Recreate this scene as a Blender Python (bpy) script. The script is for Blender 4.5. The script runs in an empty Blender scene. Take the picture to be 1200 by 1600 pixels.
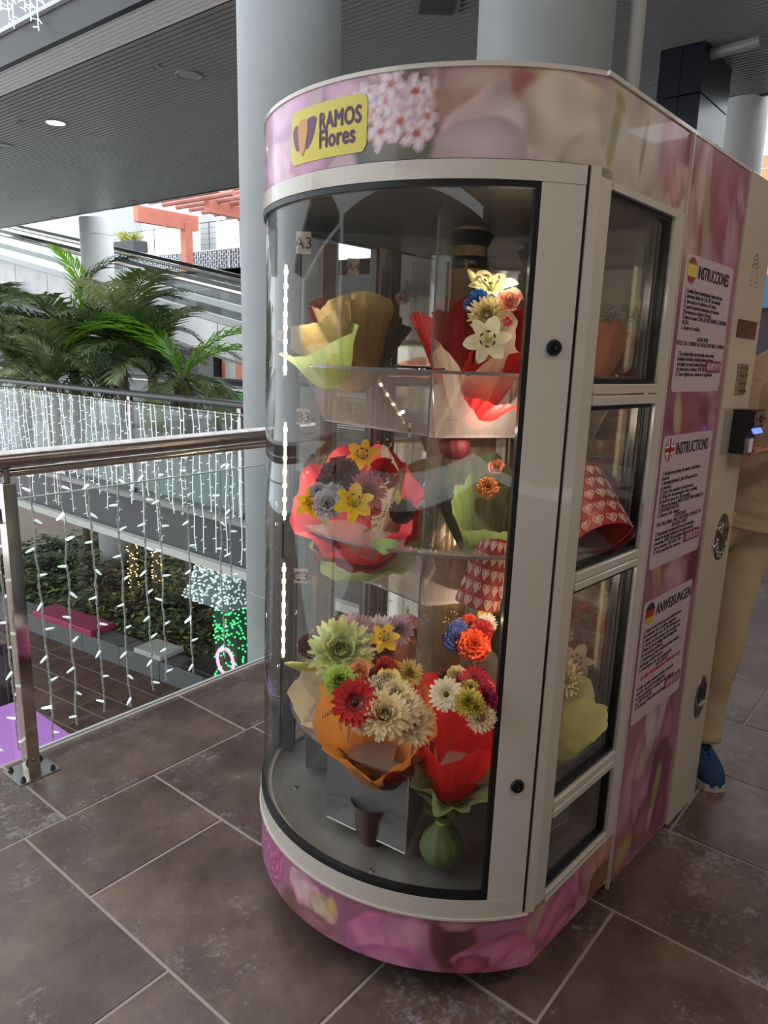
import bpy, math, random
import numpy as np
from mathutils import Vector, Matrix
random.seed(7)
sin, cos, pi, R = math.sin, math.cos, math.pi, math.radians
col = bpy.context.scene.collection
scene = bpy.context.scene

# ------------------------------------------------------------------ camera
F, YAW, PITCH, ROLL = 1146.1, .8899, .22238, .025235
CAM = Vector((0, 0, 1.5))
_f = Vector((sin(YAW) * cos(PITCH), cos(YAW) * cos(PITCH), -sin(PITCH)))
_r = Vector((cos(YAW), -sin(YAW), 0)); _u = _r.cross(_f)
_r2 = _r * cos(ROLL) + _u * sin(ROLL); _u2 = -_r * sin(ROLL) + _u * cos(ROLL)
cam = bpy.data.cameras.new('camera'); camo = bpy.data.objects.new('camera', cam); col.objects.link(camo)
cam.sensor_fit = 'HORIZONTAL'; cam.sensor_width = 36; cam.lens = 36 * F / 1200; cam.clip_start = .02; cam.clip_end = 200
mw = Matrix.Identity(4)
for i in range(3):
    mw[i][0] = _r2[i]; mw[i][1] = _u2[i]; mw[i][2] = -_f[i]; mw[i][3] = CAM[i]
camo.matrix_world = mw
scene.camera = camo

# ------------------------------------------------------------------ world, lamps, exposure
scene.view_settings.view_transform = 'Standard'; scene.view_settings.look = 'None'
scene.view_settings.gamma = 1; scene.view_settings.use_curve_mapping = False
scene.view_settings.exposure = 0.34
w = bpy.data.worlds.new('sky'); scene.world = w; w.use_nodes = True
bg = w.node_tree.nodes['Background']; bg.inputs[0].default_value = (.90, .96, 1, 1); bg.inputs[1].default_value = 1.9
def area(name, loc, target, sx, sy, power, color):
    l = bpy.data.lights.new(name, 'AREA'); l.shape = 'RECTANGLE'; l.size = sx; l.size_y = sy; l.energy = power; l.color = color
    o = bpy.data.objects.new(name, l); col.objects.link(o); o.location = loc
    o.rotation_euler = (Vector(target) - Vector(loc)).to_track_quat('-Z', 'Y').to_euler(); return o
area('ceiling_lamp_panel', (1.2, -1.6, 3.9), (1.8, .6, 1.0), 1.6, .5, 20, (1, .86, .70))
area('ceiling_lamp_panel', (3.4, -2.2, 3.9), (2.6, .5, 1.0), 1.6, .5, 12, (1, .88, .76))
scene.cycles.transparent_max_bounces = 40; scene.cycles.max_bounces = 8
scene.cycles.use_denoising = True

# ------------------------------------------------------------------ helpers
def at(px, py, **k):
    "point of the place seen at a pixel, on the plane x=, y= or z=, or at ground distance d="
    d = _f + _r2 * ((px - 600) / F) - _u2 * ((py - 800) / F)
    (a, v), = k.items()
    if a == 'd': t = v / math.hypot(d.x, d.y)
    else:
        i = 'xyz'.index(a); t = (v - CAM[i]) / d[i]
    return CAM + d * t
def lin(c):
    return tuple(((x / 255) / 12.92 if x / 255 <= .04045 else ((x / 255 + .055) / 1.055) ** 2.4) for x in c[:3])
def rgb(r, g, b): return lin((r, g, b)) + (1,)
class MB:
    def __init__(s): s.v = []; s.f = []
    def add(s, vs, fs):
        n = len(s.v); s.v += [tuple(v) for v in vs]; s.f += [tuple(i + n for i in f) for f in fs]; return s
    def box(s, c, d, rz=0, M=None):
        x, y, z = d[0] / 2, d[1] / 2, d[2] / 2
        vs = [Vector((a * x, b * y, e * z)) for a in (-1, 1) for b in (-1, 1) for e in (-1, 1)]
        m = M if M else Matrix.Rotation(rz, 3, 'Z'); c = Vector(c)
        return s.add([c + m @ v for v in vs], [(0, 1, 3, 2), (4, 6, 7, 5), (0, 4, 5, 1), (2, 3, 7, 6), (0, 2, 6, 4), (1, 5, 7, 3)])
    def cbox(s, c, d, b=.004, rz=0):
        "box with chamfered vertical and horizontal edges on top"
        x, y, z = d[0] / 2, d[1] / 2, d[2] / 2; m = Matrix.Rotation(rz, 3, 'Z'); c = Vector(c); vs = []
        for (zz, k) in ((-z, 0), (z - b, 0), (z, b)):
            for a, e in ((-1, -1), (1, -1), (1, 1), (-1, 1)): vs.append(c + m @ Vector((a * (x - k), e * (y - k), zz)))
        fs = [(3, 2, 1, 0), (8, 9, 10, 11)]
        for l in (0, 4):
            for i in range(4): fs.append((l + i, l + (i + 1) % 4, l + 4 + (i + 1) % 4, l + 4 + i))
        return s.add(vs, fs)
    def cyl(s, p0, p1, r0, r1=None, n=12, cap=True):
        p0, p1 = Vector(p0), Vector(p1); r1 = r0 if r1 is None else r1
        a = (p1 - p0).normalized(); b = a.orthogonal().normalized(); c = a.cross(b)
        vs = [p + (b * cos(2 * pi * i / n) + c * sin(2 * pi * i / n)) * r for p, r in ((p0, r0), (p1, r1)) for i in range(n)]
        fs = [(i, (i + 1) % n, n + (i + 1) % n, n + i) for i in range(n)]
        if cap: fs += [tuple(range(n - 1, -1, -1)), tuple(range(n, 2 * n))]
        return s.add(vs, fs)
    def tube(s, pts, r, n=6):
        pts = [Vector(p) for p in pts]; rs = r if isinstance(r, (list, tuple)) else [r] * len(pts)
        b = None; vs = []
        for i, p in enumerate(pts):
            a = (pts[min(i + 1, len(pts) - 1)] - pts[max(i - 1, 0)]).normalized()
            b = a.orthogonal().normalized() if b is None else (b - a * b.dot(a)).normalized()
            c = a.cross(b)
            vs += [p + (b * cos(2 * pi * k / n) + c * sin(2 * pi * k / n)) * rs[i] for k in range(n)]
        fs = [(i * n + k, i * n + (k + 1) % n, (i + 1) * n + (k + 1) % n, (i + 1) * n + k) for i in range(len(pts) - 1) for k in range(n)]
        fs += [tuple(range(n - 1, -1, -1)), tuple(range(len(vs) - n, len(vs)))]
        return s.add(vs, fs)
    def grid(s, fn, nu, nv, wrap=False):
        vs = [fn(i / nu, j / nv) for i in range(nu + (0 if wrap else 1)) for j in range(nv + 1)]
        m = nv + 1; N = nu if wrap else nu + 1
        fs = [(i * m + j, ((i + 1) % N) * m + j, ((i + 1) % N) * m + j + 1, i * m + j + 1) for i in range(nu) for j in range(nv)]
        return s.add(vs, fs)
    def lathe(s, prof, n=24, c=(0, 0, 0), cap=True):
        vs = [(c[0] + r * cos(2 * pi * i / n), c[1] + r * sin(2 * pi * i / n), c[2] + z) for r, z in prof for i in range(n)]
        fs = [(j * n + i, j * n + (i + 1) % n, (j + 1) * n + (i + 1) % n, (j + 1) * n + i) for j in range(len(prof) - 1) for i in range(n)]
        if cap: fs += [tuple(range(n - 1, -1, -1)), tuple(range(len(vs) - n, len(vs)))]
        return s.add(vs, fs)
    def prism(s, poly, z0, z1):
        n = len(poly)
        return s.add([(x, y, z0) for x, y in poly] + [(x, y, z1) for x, y in poly],
                     [tuple(range(n - 1, -1, -1)), tuple(range(n, 2 * n))] + [(i, (i + 1) % n, n + (i + 1) % n, n + i) for i in range(n)])
    def build(s, name, mat, parent=None, smooth=False, kind=None, label=None, cat=None, group=None, M=None):
        me = bpy.data.meshes.new(name); me.from_pydata(s.v, [], s.f); me.update()
        if smooth: me.polygons.foreach_set('use_smooth', [True] * len(me.polygons))
        if mat: me.materials.append(mat)
        o = bpy.data.objects.new(name, me); col.objects.link(o)
        if parent: o.parent = parent
        if M: o.matrix_local = M
        tag(o, label, cat, group, kind); return o
def tag(o, label=None, cat=None, group=None, kind=None):
    if label: o['label'] = label
    if cat: o['category'] = cat
    if group: o['group'] = group
    if kind: o['kind'] = kind
    return o
def thing(name, label, cat, loc=(0, 0, 0), rz=0, group=None, kind=None):
    o = bpy.data.objects.new(name, None); col.objects.link(o); o.location = loc; o.rotation_euler = (0, 0, rz); o.empty_display_size = .05
    if kind == 'structure': o['kind'] = kind; return tag(o, label)
    return tag(o, label, cat, group, kind)
def inst(src, name, parent, loc=None, rz=None, M=None):
    o = bpy.data.objects.new(name, src.data); col.objects.link(o); o.parent = parent
    if M is not None: o.matrix_local = M
    if loc is not None: o.location = loc
    if rz is not None: o.rotation_euler = (0, 0, rz)
    return o
def text(body, size, parent, loc, mat, name='lettering', rot=(pi / 2, 0, 0), sx=1, bold=0, align='LEFT', extrude=.0004, spacing=1, label=None):
    c = bpy.data.curves.new(name, 'FONT'); c.body = body; c.size = size; c.extrude = extrude; c.align_x = align
    c.space_line = spacing; c.space_character = 1.04; c.resolution_u = 2
    tmp = bpy.data.objects.new('tmp', c); me = bpy.data.meshes.new_from_object(tmp); bpy.data.objects.remove(tmp); me.materials.clear(); me.materials.append(mat)
    if bold:
        vs = [v.co.copy() for v in me.vertices]; fs = [tuple(p.vertices) for p in me.polygons]; n = len(vs); m2 = bpy.data.meshes.new(name)
        m2.from_pydata([v + Vector(d) for d in ((0, 0, 0), (bold * 1.3, 0, 0), (-bold * 1.3, 0, 0), (0, bold, 0), (0, -bold, 0)) for v in vs], [], [tuple(i + k * n for i in f) for k in range(5) for f in fs]); m2.materials.append(mat); me = m2
    o = bpy.data.objects.new(name, me); col.objects.link(o); o.parent = parent; o.location = loc; o.rotation_euler = rot; o.scale = (sx, 1, 1)
    return tag(o, label)
# ------------------------------------------------------------------ materials
def mat(name, color, rough=.5, metal=0, spec=.5, emit=None, es=0, noise=None, bump=0, coat=0, sub=None, trans=0):
    m = bpy.data.materials.new(name); m.use_nodes = True; nt = m.node_tree; b = nt.nodes['Principled BSDF']
    b.inputs['Base Color'].default_value = color; b.inputs['Roughness'].default_value = rough; b.inputs['Metallic'].default_value = metal
    b.inputs['Specular IOR Level'].default_value = spec; b.inputs['Coat Weight'].default_value = coat
    if emit: b.inputs['Emission Color'].default_value = emit; b.inputs['Emission Strength'].default_value = es
    if noise or bump:
        tc = nt.nodes.new('ShaderNodeTexCoord'); n = nt.nodes.new('ShaderNodeTexNoise'); n.inputs['Scale'].default_value = (noise or (20, 0))[0]
        n.inputs['Detail'].default_value = 6; nt.links.new(tc.outputs['Object'], n.inputs['Vector'])
        if noise:
            amt = noise[1]; r = nt.nodes.new('ShaderNodeValToRGB'); nt.links.new(n.outputs['Fac'], r.inputs[0])
            r.color_ramp.elements[0].position = .3; r.color_ramp.elements[1].position = .7
            r.color_ramp.elements[0].color = tuple(x * (1 - amt) for x in color[:3]) + (1,); r.color_ramp.elements[1].color = tuple(min(1, x * (1 + amt)) for x in color[:3]) + (1,)
            nt.links.new(r.outputs[0], b.inputs['Base Color'])
        if bump:
            bp = nt.nodes.new('ShaderNodeBump'); bp.inputs['Strength'].default_value = bump; bp.inputs['Distance'].default_value = .01
            nt.links.new(n.outputs['Fac'], bp.inputs['Height']); nt.links.new(bp.outputs[0], b.inputs['Normal'])
    if trans:                                     # thin translucent sheet (paper, petals, leaves)
        t = nt.nodes.new('ShaderNodeBsdfTranslucent'); t.inputs[0].default_value = color; mx = nt.nodes.new('ShaderNodeMixShader'); mx.inputs[0].default_value = trans
        nt.links.new(b.outputs[0], mx.inputs[1]); nt.links.new(t.outputs[0], mx.inputs[2]); nt.links.new(mx.outputs[0], nt.nodes['Material Output'].inputs[0])
    return m
def glass(name, tint=(1, 1, 1, 1), refl=1.0, rough=.0, ior=1.45, haze=0, hazecol=(.6, .6, .6, 1)):
    m = bpy.data.materials.new(name); m.use_nodes = True; nt = m.node_tree; nt.nodes.clear()
    out = nt.nodes.new('ShaderNodeOutputMaterial'); tr = nt.nodes.new('ShaderNodeBsdfTransparent'); tr.inputs[0].default_value = tint
    gl = nt.nodes.new('ShaderNodeBsdfGlossy'); gl.inputs['Roughness'].default_value = rough
    lw = nt.nodes.new('ShaderNodeLayerWeight'); lw.inputs[0].default_value = .5; pw = nt.nodes.new('ShaderNodeMath'); pw.operation = 'POWER'; pw.inputs[1].default_value = 4.5; nt.links.new(lw.outputs['Facing'], pw.inputs[0])
    mul = nt.nodes.new('ShaderNodeMath'); mul.operation = 'MULTIPLY_ADD'; mul.inputs[1].default_value = .9 * refl; mul.inputs[2].default_value = ((ior - 1) / (ior + 1)) ** 2 * refl; mul.use_clamp = True
    nt.links.new(pw.outputs[0], mul.inputs[0]); mx = nt.nodes.new('ShaderNodeMixShader'); nt.links.new(mul.outputs[0], mx.inputs[0])
    nt.links.new(tr.outputs[0], mx.inputs[1]); nt.links.new(gl.outputs[0], mx.inputs[2]); last = mx
    if haze:
        df = nt.nodes.new('ShaderNodeBsdfDiffuse'); df.inputs[0].default_value = hazecol; m2 = nt.nodes.new('ShaderNodeMixShader'); m2.inputs[0].default_value = haze
        nt.links.new(mx.outputs[0], m2.inputs[1]); nt.links.new(df.outputs[0], m2.inputs[2]); last = m2
    nt.links.new(last.outputs[0], out.inputs[0]); return m
def vcol_mat(name, rough=.3, coat=0):
    m = bpy.data.materials.new(name); m.use_nodes = True; nt = m.node_tree; b = nt.nodes['Principled BSDF']
    a = nt.nodes.new('ShaderNodeAttribute'); a.attribute_name = 'Col'; nt.links.new(a.outputs['Color'], b.inputs['Base Color'])
    b.inputs['Roughness'].default_value = rough; b.inputs['Coat Weight'].default_value = coat; return m
def tile_mat(name, c0, c1, c2, scuff=.5, r0=.16, r1=.5, scale=1.0):
    m = bpy.data.materials.new(name); m.use_nodes = True; nt = m.node_tree; b = nt.nodes['Principled BSDF']; N = nt.nodes.new; L = nt.links.new
    g = N('ShaderNodeNewGeometry'); mp = N('ShaderNodeMapping'); L(g.outputs['Position'], mp.inputs[0])
    oi = N('ShaderNodeObjectInfo'); cm = N('ShaderNodeCombineXYZ'); mlt = N('ShaderNodeMath'); mlt.operation = 'MULTIPLY'; mlt.inputs[1].default_value = 20
    L(oi.outputs['Random'], mlt.inputs[0]); L(mlt.outputs[0], cm.inputs[2]); L(cm.outputs[0], mp.inputs['Location'])
    def noise(s, d=8, ro=.65):
        n = N('ShaderNodeTexNoise'); n.inputs['Scale'].default_value = s * scale; n.inputs['Detail'].default_value = d; n.inputs['Roughness'].default_value = ro; L(mp.outputs[0], n.inputs[0]); return n
    n1 = noise(3.2, 10, .7); r = N('ShaderNodeValToRGB'); L(n1.outputs['Fac'], r.inputs[0])
    e = r.color_ramp.elements; e[0].position = .34; e[0].color = c0; e[1].position = .66; e[1].color = c1; k = e.new(.5); k.color = c2
    n2 = noise(2.1, 12, .8); n3 = noise(60, 3, .6); ad = N('ShaderNodeMath'); ad.operation = 'MULTIPLY_ADD'; ad.inputs[1].default_value = .35
    L(n3.outputs['Fac'], ad.inputs[0]); L(n2.outputs['Fac'], ad.inputs[2]); sc = N('ShaderNodeMapRange'); sc.inputs['From Min'].default_value = .73; sc.inputs['From Max'].default_value = .90
    sc.inputs['To Max'].default_value = scuff; L(ad.outputs[0], sc.inputs[0])
    mx = N('ShaderNodeMix'); mx.data_type = 'RGBA'; L(sc.outputs[0], mx.inputs['Factor']); L(r.outputs[0], mx.inputs['A']); mx.inputs['B'].default_value = rgb(176, 170, 172); L(mx.outputs['Result'], b.inputs['Base Color'])
    rr = N('ShaderNodeMapRange'); rr.inputs['To Min'].default_value = r0; rr.inputs['To Max'].default_value = r1; L(n2.outputs['Fac'], rr.inputs[0]); rr.inputs['From Min'].default_value = .3; rr.inputs['From Max'].default_value = .7
    L(rr.outputs[0], b.inputs['Roughness']); bp = N('ShaderNodeBump'); bp.inputs['Strength'].default_value = .25; bp.inputs['Distance'].default_value = .002; L(n3.outputs['Fac'], bp.inputs['Height']); L(bp.outputs[0], b.inputs['Normal'])
    return m
WHITE = mat('cream_paint', rgb(214, 206, 196), .22, coat=.4)
BEIGE = mat('beige_panel_paint', rgb(212, 200, 180), .2, coat=.5)
CHROME = mat('chrome', rgb(214, 206, 196), .1, 1); STEEL = mat('brushed_steel', rgb(168, 162, 160), .24, 1, noise=(30, .12)); DSTEEL = mat('dark_steel', rgb(88, 86, 88), .28, .8)
BRASSY = mat('polished_pole', rgb(226, 198, 154), .16, .6)
BLACK = mat('black_rubber', rgb(18, 18, 22), .4); BLACKG = mat('black_gloss', rgb(14, 14, 18), .15); NAVY = mat('navy_panel', rgb(24, 28, 44), .3, .2)
GLASS = glass('curved_glass', (.97, .98, .97, 1), 1.0); PANE = glass('side_glass', (.92, .94, .92, 1), 1.6)
ACR = glass('acrylic', (.93, .90, .90, 1), 1.1, .02, 1.45, .26, (.46, .39, .38, 1)); WBOX = glass('water_box_acrylic', (.82, .82, .84, 1), 2.5, .04, 1.5, .30, (.36, .36, .38, 1)); ACRD = glass('acrylic_divider', (.97, .97, .97, 1), 1.2, .02, 1.45, .03)
ACRE = mat('acrylic_edge', rgb(120, 108, 112), .2); BGLASS = glass('balustrade_glass', (.95, .98, .97, 1), .8)
CARD = mat('card', rgb(206, 192, 178), .6); INK = mat('dark_ink', rgb(50, 44, 48), .6); REDINK = mat('dark_red_ink', rgb(92, 20, 30), .6)
PRINT = vcol_mat('printed_vinyl', .25, .3)
WIRE = mat('white_wire', rgb(196, 196, 192), .5); BULB = mat('bulb_plastic', rgb(235, 240, 240), .3, emit=(.85, .95, 1, 1), es=.55); BULBON = mat('bulb_lit', rgb(255, 255, 255), .3, emit=(.85, .95, 1, 1), es=14)
FWIRE = mat('far_wire', rgb(228, 234, 234), .5, emit=(.9, .97, 1, 1), es=.42)
CONC = mat('painted_concrete', rgb(152, 157, 160), .6, noise=(6, .06), bump=.15)
# ------------------------------------------------------------------ the setting: our floor
TILE = tile_mat('stone_look_tile', rgb(74, 56, 50), rgb(126, 103, 92), rgb(98, 79, 72), .85, .14, .48)
GROUT = mat('pale_grout', rgb(168, 154, 148), .7)
floor = thing('floor', None, None, kind='structure')
slab = MB().box((3.5, -1.735, -.1475), (17, 8.53, .30)); slab.build('floor_slab', GROUT, floor)
tw, tl, gp = .4535, .752, .008
def tilemesh(w_, l_):
    return MB().cbox((0, 0, 0), (w_ - gp, l_ - gp, .012), .0018)
proto = {}
def tile(cx, cy, w_, l_):
    k = (round(w_, 3), round(l_, 3)); M = Matrix.Translation((cx, cy, -.006 + .0045 + random.uniform(-.0004, .0004)))
    if k not in proto: proto[k] = tilemesh(w_, l_).build('tile', TILE, floor, M=M)
    else: inst(proto[k], 'tile', floor, M=M)
for i in range(-3, 17):
    x0 = .85 + tw * i; yb = 2.072
    j0 = .575 if i % 2 else .943
    y = j0 + tl * math.ceil((yb - j0) / tl)
    while y > -2.0:
        a, b = y - tl, min(y, yb)
        if b - a > .05: tile(x0 + tw / 2, (a + b) / 2, tw, b - a)
        y -= tl
for k in range(-3, 10):
    x0 = .98 + .74 * k; tile(x0 + .37, (2.072 + 2.515) / 2, .74, .443)
MB().box((3.5, 2.522, -.17), (17, .012, .34)).build('slab_edge_trim', STEEL, floor)
# lower floor, four metres down
LT = tile_mat('lower_floor_tile', rgb(70, 48, 42), rgb(116, 84, 72), rgb(92, 66, 58), .15, .25, .5)
lower = thing('floor_lower', None, None, kind='structure')
MB().box((9, 12, -4.051), (30, 26, .1)).build('floor_slab', mat('lower_grout', rgb(150, 130, 120), .7), lower)
lp = None; ka = R(6.2)
for i in range(-9, 8):
    for j in range(-6, 8):
        lx, ly = (i + .5) * .455, (j + .5) * .745 + (.37 if i % 2 else 0)
        M = Matrix.Translation((5.0 + lx * cos(ka) - ly * sin(ka), 10.8 + lx * sin(ka) + ly * cos(ka), -4.004)) @ Matrix.Rotation(ka, 4, 'Z')
        if M.translation.x > 6.0 + (13.5 - M.translation.y) * .115 + .25 or M.translation.x < 2.6: continue
        if lp is None: lp = MB().cbox((0, 0, 0), (.435, .725, .012), .002).build('tile', LT, lower, M=M)
        else: inst(lp, 'tile', lower, M=M)
# planter bed with stone kerb, seats and ground cover
bed = thing('planter_bed', 'long stone-edged planting bed of low green shrubs on the lower floor', 'planter', (6.0, 13.5, -4), 0)
KC = mat('kerb_stone', rgb(112, 112, 114), .6, noise=(14, .15))
kdir = Vector((.115, -1, 0)).normalized(); kn = Vector((1, .115, 0)).normalized()
krz = math.atan2(kdir.y, kdir.x)
for k in range(12):
    c = kdir * (k * 1.02 - 3.0) + kn * .22 + Vector((0, 0, .17))
    MB().cbox((0, 0, 0), (1.005, .42, .34), .012).build('kerb_stone', KC, bed, M=Matrix.Translation(c) @ Matrix.Rotation(krz, 4, 'Z'))
def bedp(s, n, z): p = Vector((6.0, 13.5, -4)) + kdir * s + kn * n; return Vector((p.x, p.y, z))
p = bedp(1.0, .25, -3.60); MB().cbox((0, 0, 0), (1.75, .5, .1), .01).build('bench_seat', mat('pink_seat', rgb(178, 62, 100), .35), None, M=Matrix.Translation(p) @ Matrix.Rotation(krz, 4, 'Z'), label='pink seat slab lying on the planter kerb below', cat='seat')
p = bedp(3.35, .25, -3.60); MB().cbox((0, 0, 0), (.66, .5, .08), .01).build('seat_slab', mat('white_seat', rgb(208, 208, 206), .4), None, M=Matrix.Translation(p) @ Matrix.Rotation(krz, 4, 'Z'), label='white seat slab lying on the planter kerb below', cat='seat')
p = bedp(5.1, .25, -3.60); MB().cbox((0, 0, 0), (1.9, .5, .08), .01).build('seat_slab', mat('black_seat', rgb(40, 40, 46), .4), None, M=Matrix.Translation(p) @ Matrix.Rotation(krz, 4, 'Z'), label='dark grey seat slab on the planter kerb beside the white one', cat='seat')
soil = MB(); soil.grid(lambda a, b: Vector(kdir * (-4 + 13 * a) + kn * (.42 + 4.6 * b) + Vector((0, 0, .18 + .12 * sin(a * 40) * sin(b * 17) + .25 * min(1, b * 3)))), 40, 16); soil.build('soil', mat('dark_soil', rgb(34, 32, 22), .9), bed)
def leaf_cloud(n, fn, s0, s1):
    m = MB()
    for _ in range(n):
        c, nd = fn(); s = random.uniform(s0, s1); a = random.uniform(0, 2 * pi)
        nrm = (nd + Vector((random.uniform(-.6, .6), random.uniform(-.6, .6), random.uniform(-.1, .5)))).normalized()
        t = nrm.orthogonal().normalized(); t = Matrix.Rotation(a, 3, nrm) @ t; b = nrm.cross(t)
        m.add([c - t * s, c + b * s * .42 + nrm * s * .12, c + t * s, c - b * s * .42 + nrm * s * .12], [(0, 1, 2, 3)])
    return m
def leafmat(name, c, t=.25): return mat(name, c, .4, noise=(9, .45), trans=t)
def bedleaf():
    a, b = random.uniform(0, 1), random.random() ** 1.1
    return Vector(kdir * (-4 + 12.8 * a) + kn * (.5 + 4.4 * b) + Vector((0, 0, .30 + .14 * sin(a * 40) * sin(b * 17) + .30 * min(1, b * 3) + random.uniform(-.08, .08)))), Vector((0, 0, 1))
leaf_cloud(6500, bedleaf, .06, .12).build('shrub_leaves', leafmat('bed_leaf_dark', rgb(98, 118, 76)), bed, kind='stuff')
leaf_cloud(2600, bedleaf, .05, .10).build('shrub_leaves', leafmat('bed_leaf_pale', rgb(196, 196, 130)), bed, kind='stuff')
BARK = mat('bark', rgb(104, 94, 80), .8, noise=(12, .3), bump=.5); WARM = mat('warm_dot', rgb(255, 190, 90), .4, emit=(1, .62, .22, 1), es=5)
for i, (px_, py_, lit, lb) in enumerate(((210, 930, 1, 'slim tree trunk wound with warm fairy lights, furthest left in the planting bed'), (247, 930, 1, 'slim tree trunk wound with warm fairy lights, between its two lit neighbours'), (298, 955, 0, 'bare slim grey tree trunk standing in the planting bed'), (311, 925, 1, 'slim tree trunk wound with warm fairy lights behind the bare trunk'), (137, 880, 0, 'thin bare stake-like trunk in the darkest part of the planting bed'))):
    b = at(px_, py_, z=-3.65); t = thing('tree_trunk', lb, 'tree', b)
    MB().tube([(0, 0, -.2), (.02, .01, 1), (-.01, .02, 1.7), (.02, 0, 2.38)], [.085, .075, .07, .06], 10).build('trunk', BARK, t, True)
    if lit:
        d = MB()
        for k in range(70):
            a = random.uniform(0, 6.28); d.box((.1 * cos(a), .1 * sin(a), .2 + k * .020 + random.uniform(-.02, .02)), (.015, .015, .015))
        d.build('fairy_lights', WARM, t, kind='stuff')
# lit green decoration
g0 = at(362, 1040, d=10.2); g0.z = -4
g = thing('light_sculpture', 'green lit festive kiosk shape with white lit canopy behind the column', 'decoration', g0)
GR = mat('green_led', rgb(60, 220, 110), .4, emit=(.1, 1, .35, 1), es=.9); GRB = mat('green_frame', rgb(30, 70, 42), .6); PKL = mat('pink_led', rgb(250, 130, 180), .4, emit=(1, .3, .6, 1), es=1.6)
MB().box((.15, 0, 1.0), (.5, .5, 2.0)).build('body', GRB, g)
d = MB(); d2 = MB()
for k in range(230): d.box((-.11, random.uniform(-.26, .26), random.uniform(0, 1.95)), (.02, .02, .02)); d.box((random.uniform(-.1, .4), -.26, random.uniform(0, 1.95)), (.02, .02, .02))
d.build('green_lights', GR, g, kind='stuff')
for cz in (.45, 1.0):
    for k in range(40): a = 2 * pi * k / 40; d2.box((-.13, -.02 + .18 * cos(a), cz + .2 * sin(a)), (.03, .03, .03))
d2.build('pink_rings', PKL, g)
cn = MB(); cn.add([(-.45, -.5, 1.95), (.55, -.5, 1.95), (.55, .5, 1.95), (-.45, .5, 1.95), (-.25, -.35, 2.5), (.4, -.35, 2.5), (.4, .35, 2.5), (-.25, .35, 2.5)], [(0, 3, 2, 1), (4, 5, 6, 7), (0, 1, 5, 4), (1, 2, 6, 5), (2, 3, 7, 6), (3, 0, 4, 7)]); cn.build('canopy', mat('canopy_grey', rgb(110, 130, 124), .6), g)
d = MB()
for k in range(260):
    h = random.random(); a = random.uniform(-1, 1); d.box((-.46 + .2 * h, a * (.5 - .15 * h), 1.95 + .55 * h), (.02, .02, .02)); d.box((random.uniform(-.4, .5), -.5 + .15 * h, 1.95 + .55 * h), (.02, .02, .02))
d.build('white_lights', FWIRE, g, kind='stuff')
# lilac kiosk seen at the lower left
LIL = mat('lilac_laminate', rgb(196, 132, 214), .35); DPUR = mat('deep_purple_laminate', rgb(96, 40, 104), .4)
kz = -3.0; a_ = at(0, 1067, z=kz); b_ = at(31, 1093, z=kz); c_ = at(33, 1140, z=kz)
k = thing('lilac_kiosk', 'lilac box-shaped kiosk on the lower floor behind the rail post', 'kiosk', (b_.x, b_.y, -4))
MB().cbox((-1.15, -.95, .90), (2.3, 1.9, .2), .01).build('counter_top', LIL, k)
MB().box((-1.18, -.98, .40), (2.1, 1.7, .80)).build('body', DPUR, k)
hp = at(15, 1070, d=math.hypot(b_.x, b_.y) + .9)
hd = thing('person', 'dark-haired person standing behind the lilac kiosk, only the head showing', 'person', (hp.x, hp.y, -4))
hb = MB(); hz = hp.z + 4
hb.lathe([(.001, 0), (.12, .02), (.13, .1), (.10, .5), (.16, .9), (.18, 1.1), (.21, 1.35), (.17, hz - .26), (.055, hz - .2), (.055, hz - .12), (.08, hz - .05), (.085, hz), (.06, hz + .08), (.001, hz + .1)], 14)
hb.build('body', mat('dark_clothes', rgb(60, 48, 58), .8), hd, True)
hh = MB(); hh.grid(lambda a, b: Vector((.115 * sin(pi * b) * cos(2 * pi * a), .115 * sin(pi * b) * sin(2 * pi * a), hz + .02 + .13 * cos(pi * b))), 16, 8, True); hh.build('hair', mat('dark_hair', rgb(38, 26, 26), .7, noise=(40, .4), bump=.6), hd, True)
# ------------------------------------------------------------------ columns
def column(name, x, y, r, z0, z1, m, seam=None):
    o = thing(name, None, None, (x, y, z0), kind='structure')
    MB().lathe([(r, 0), (r, z1 - z0)], 40).build('shaft', m, o, True)
    if seam: MB().lathe([(r + .002, seam - z0 - .004), (r + .004, seam - z0), (r + .002, seam - z0 + .004)], 40, cap=False).build('seam_ring', STEEL, o, True)
    return o
column('column_near_left', 2.72, 2.86, .247, -4.1, 8, CONC, .18)
c2 = column('column_near_right', 2.98, 1.635, .272, 0, 8, CONC)
MB().cyl((.12, -.335, 0), (.12, -.335, 8), .03, n=14).build('downpipe', mat('grey_pipe', rgb(168, 166, 164), .4), c2, True)
WCOL = mat('white_column_paint', rgb(226, 230, 230), .5)
column('column_far_left', 8.75, 15.05, .33, -4.1, 3.95, WCOL, 3.62)
column('column_far_right', 8.6, 2.40, .235, 0, 8, WCOL)
MB().lathe([(.245, 0), (.245, 1.6)], 32, (8.6, 2.40, 4.02)).build('column_cap', CONC, None, True, kind='structure')
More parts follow.
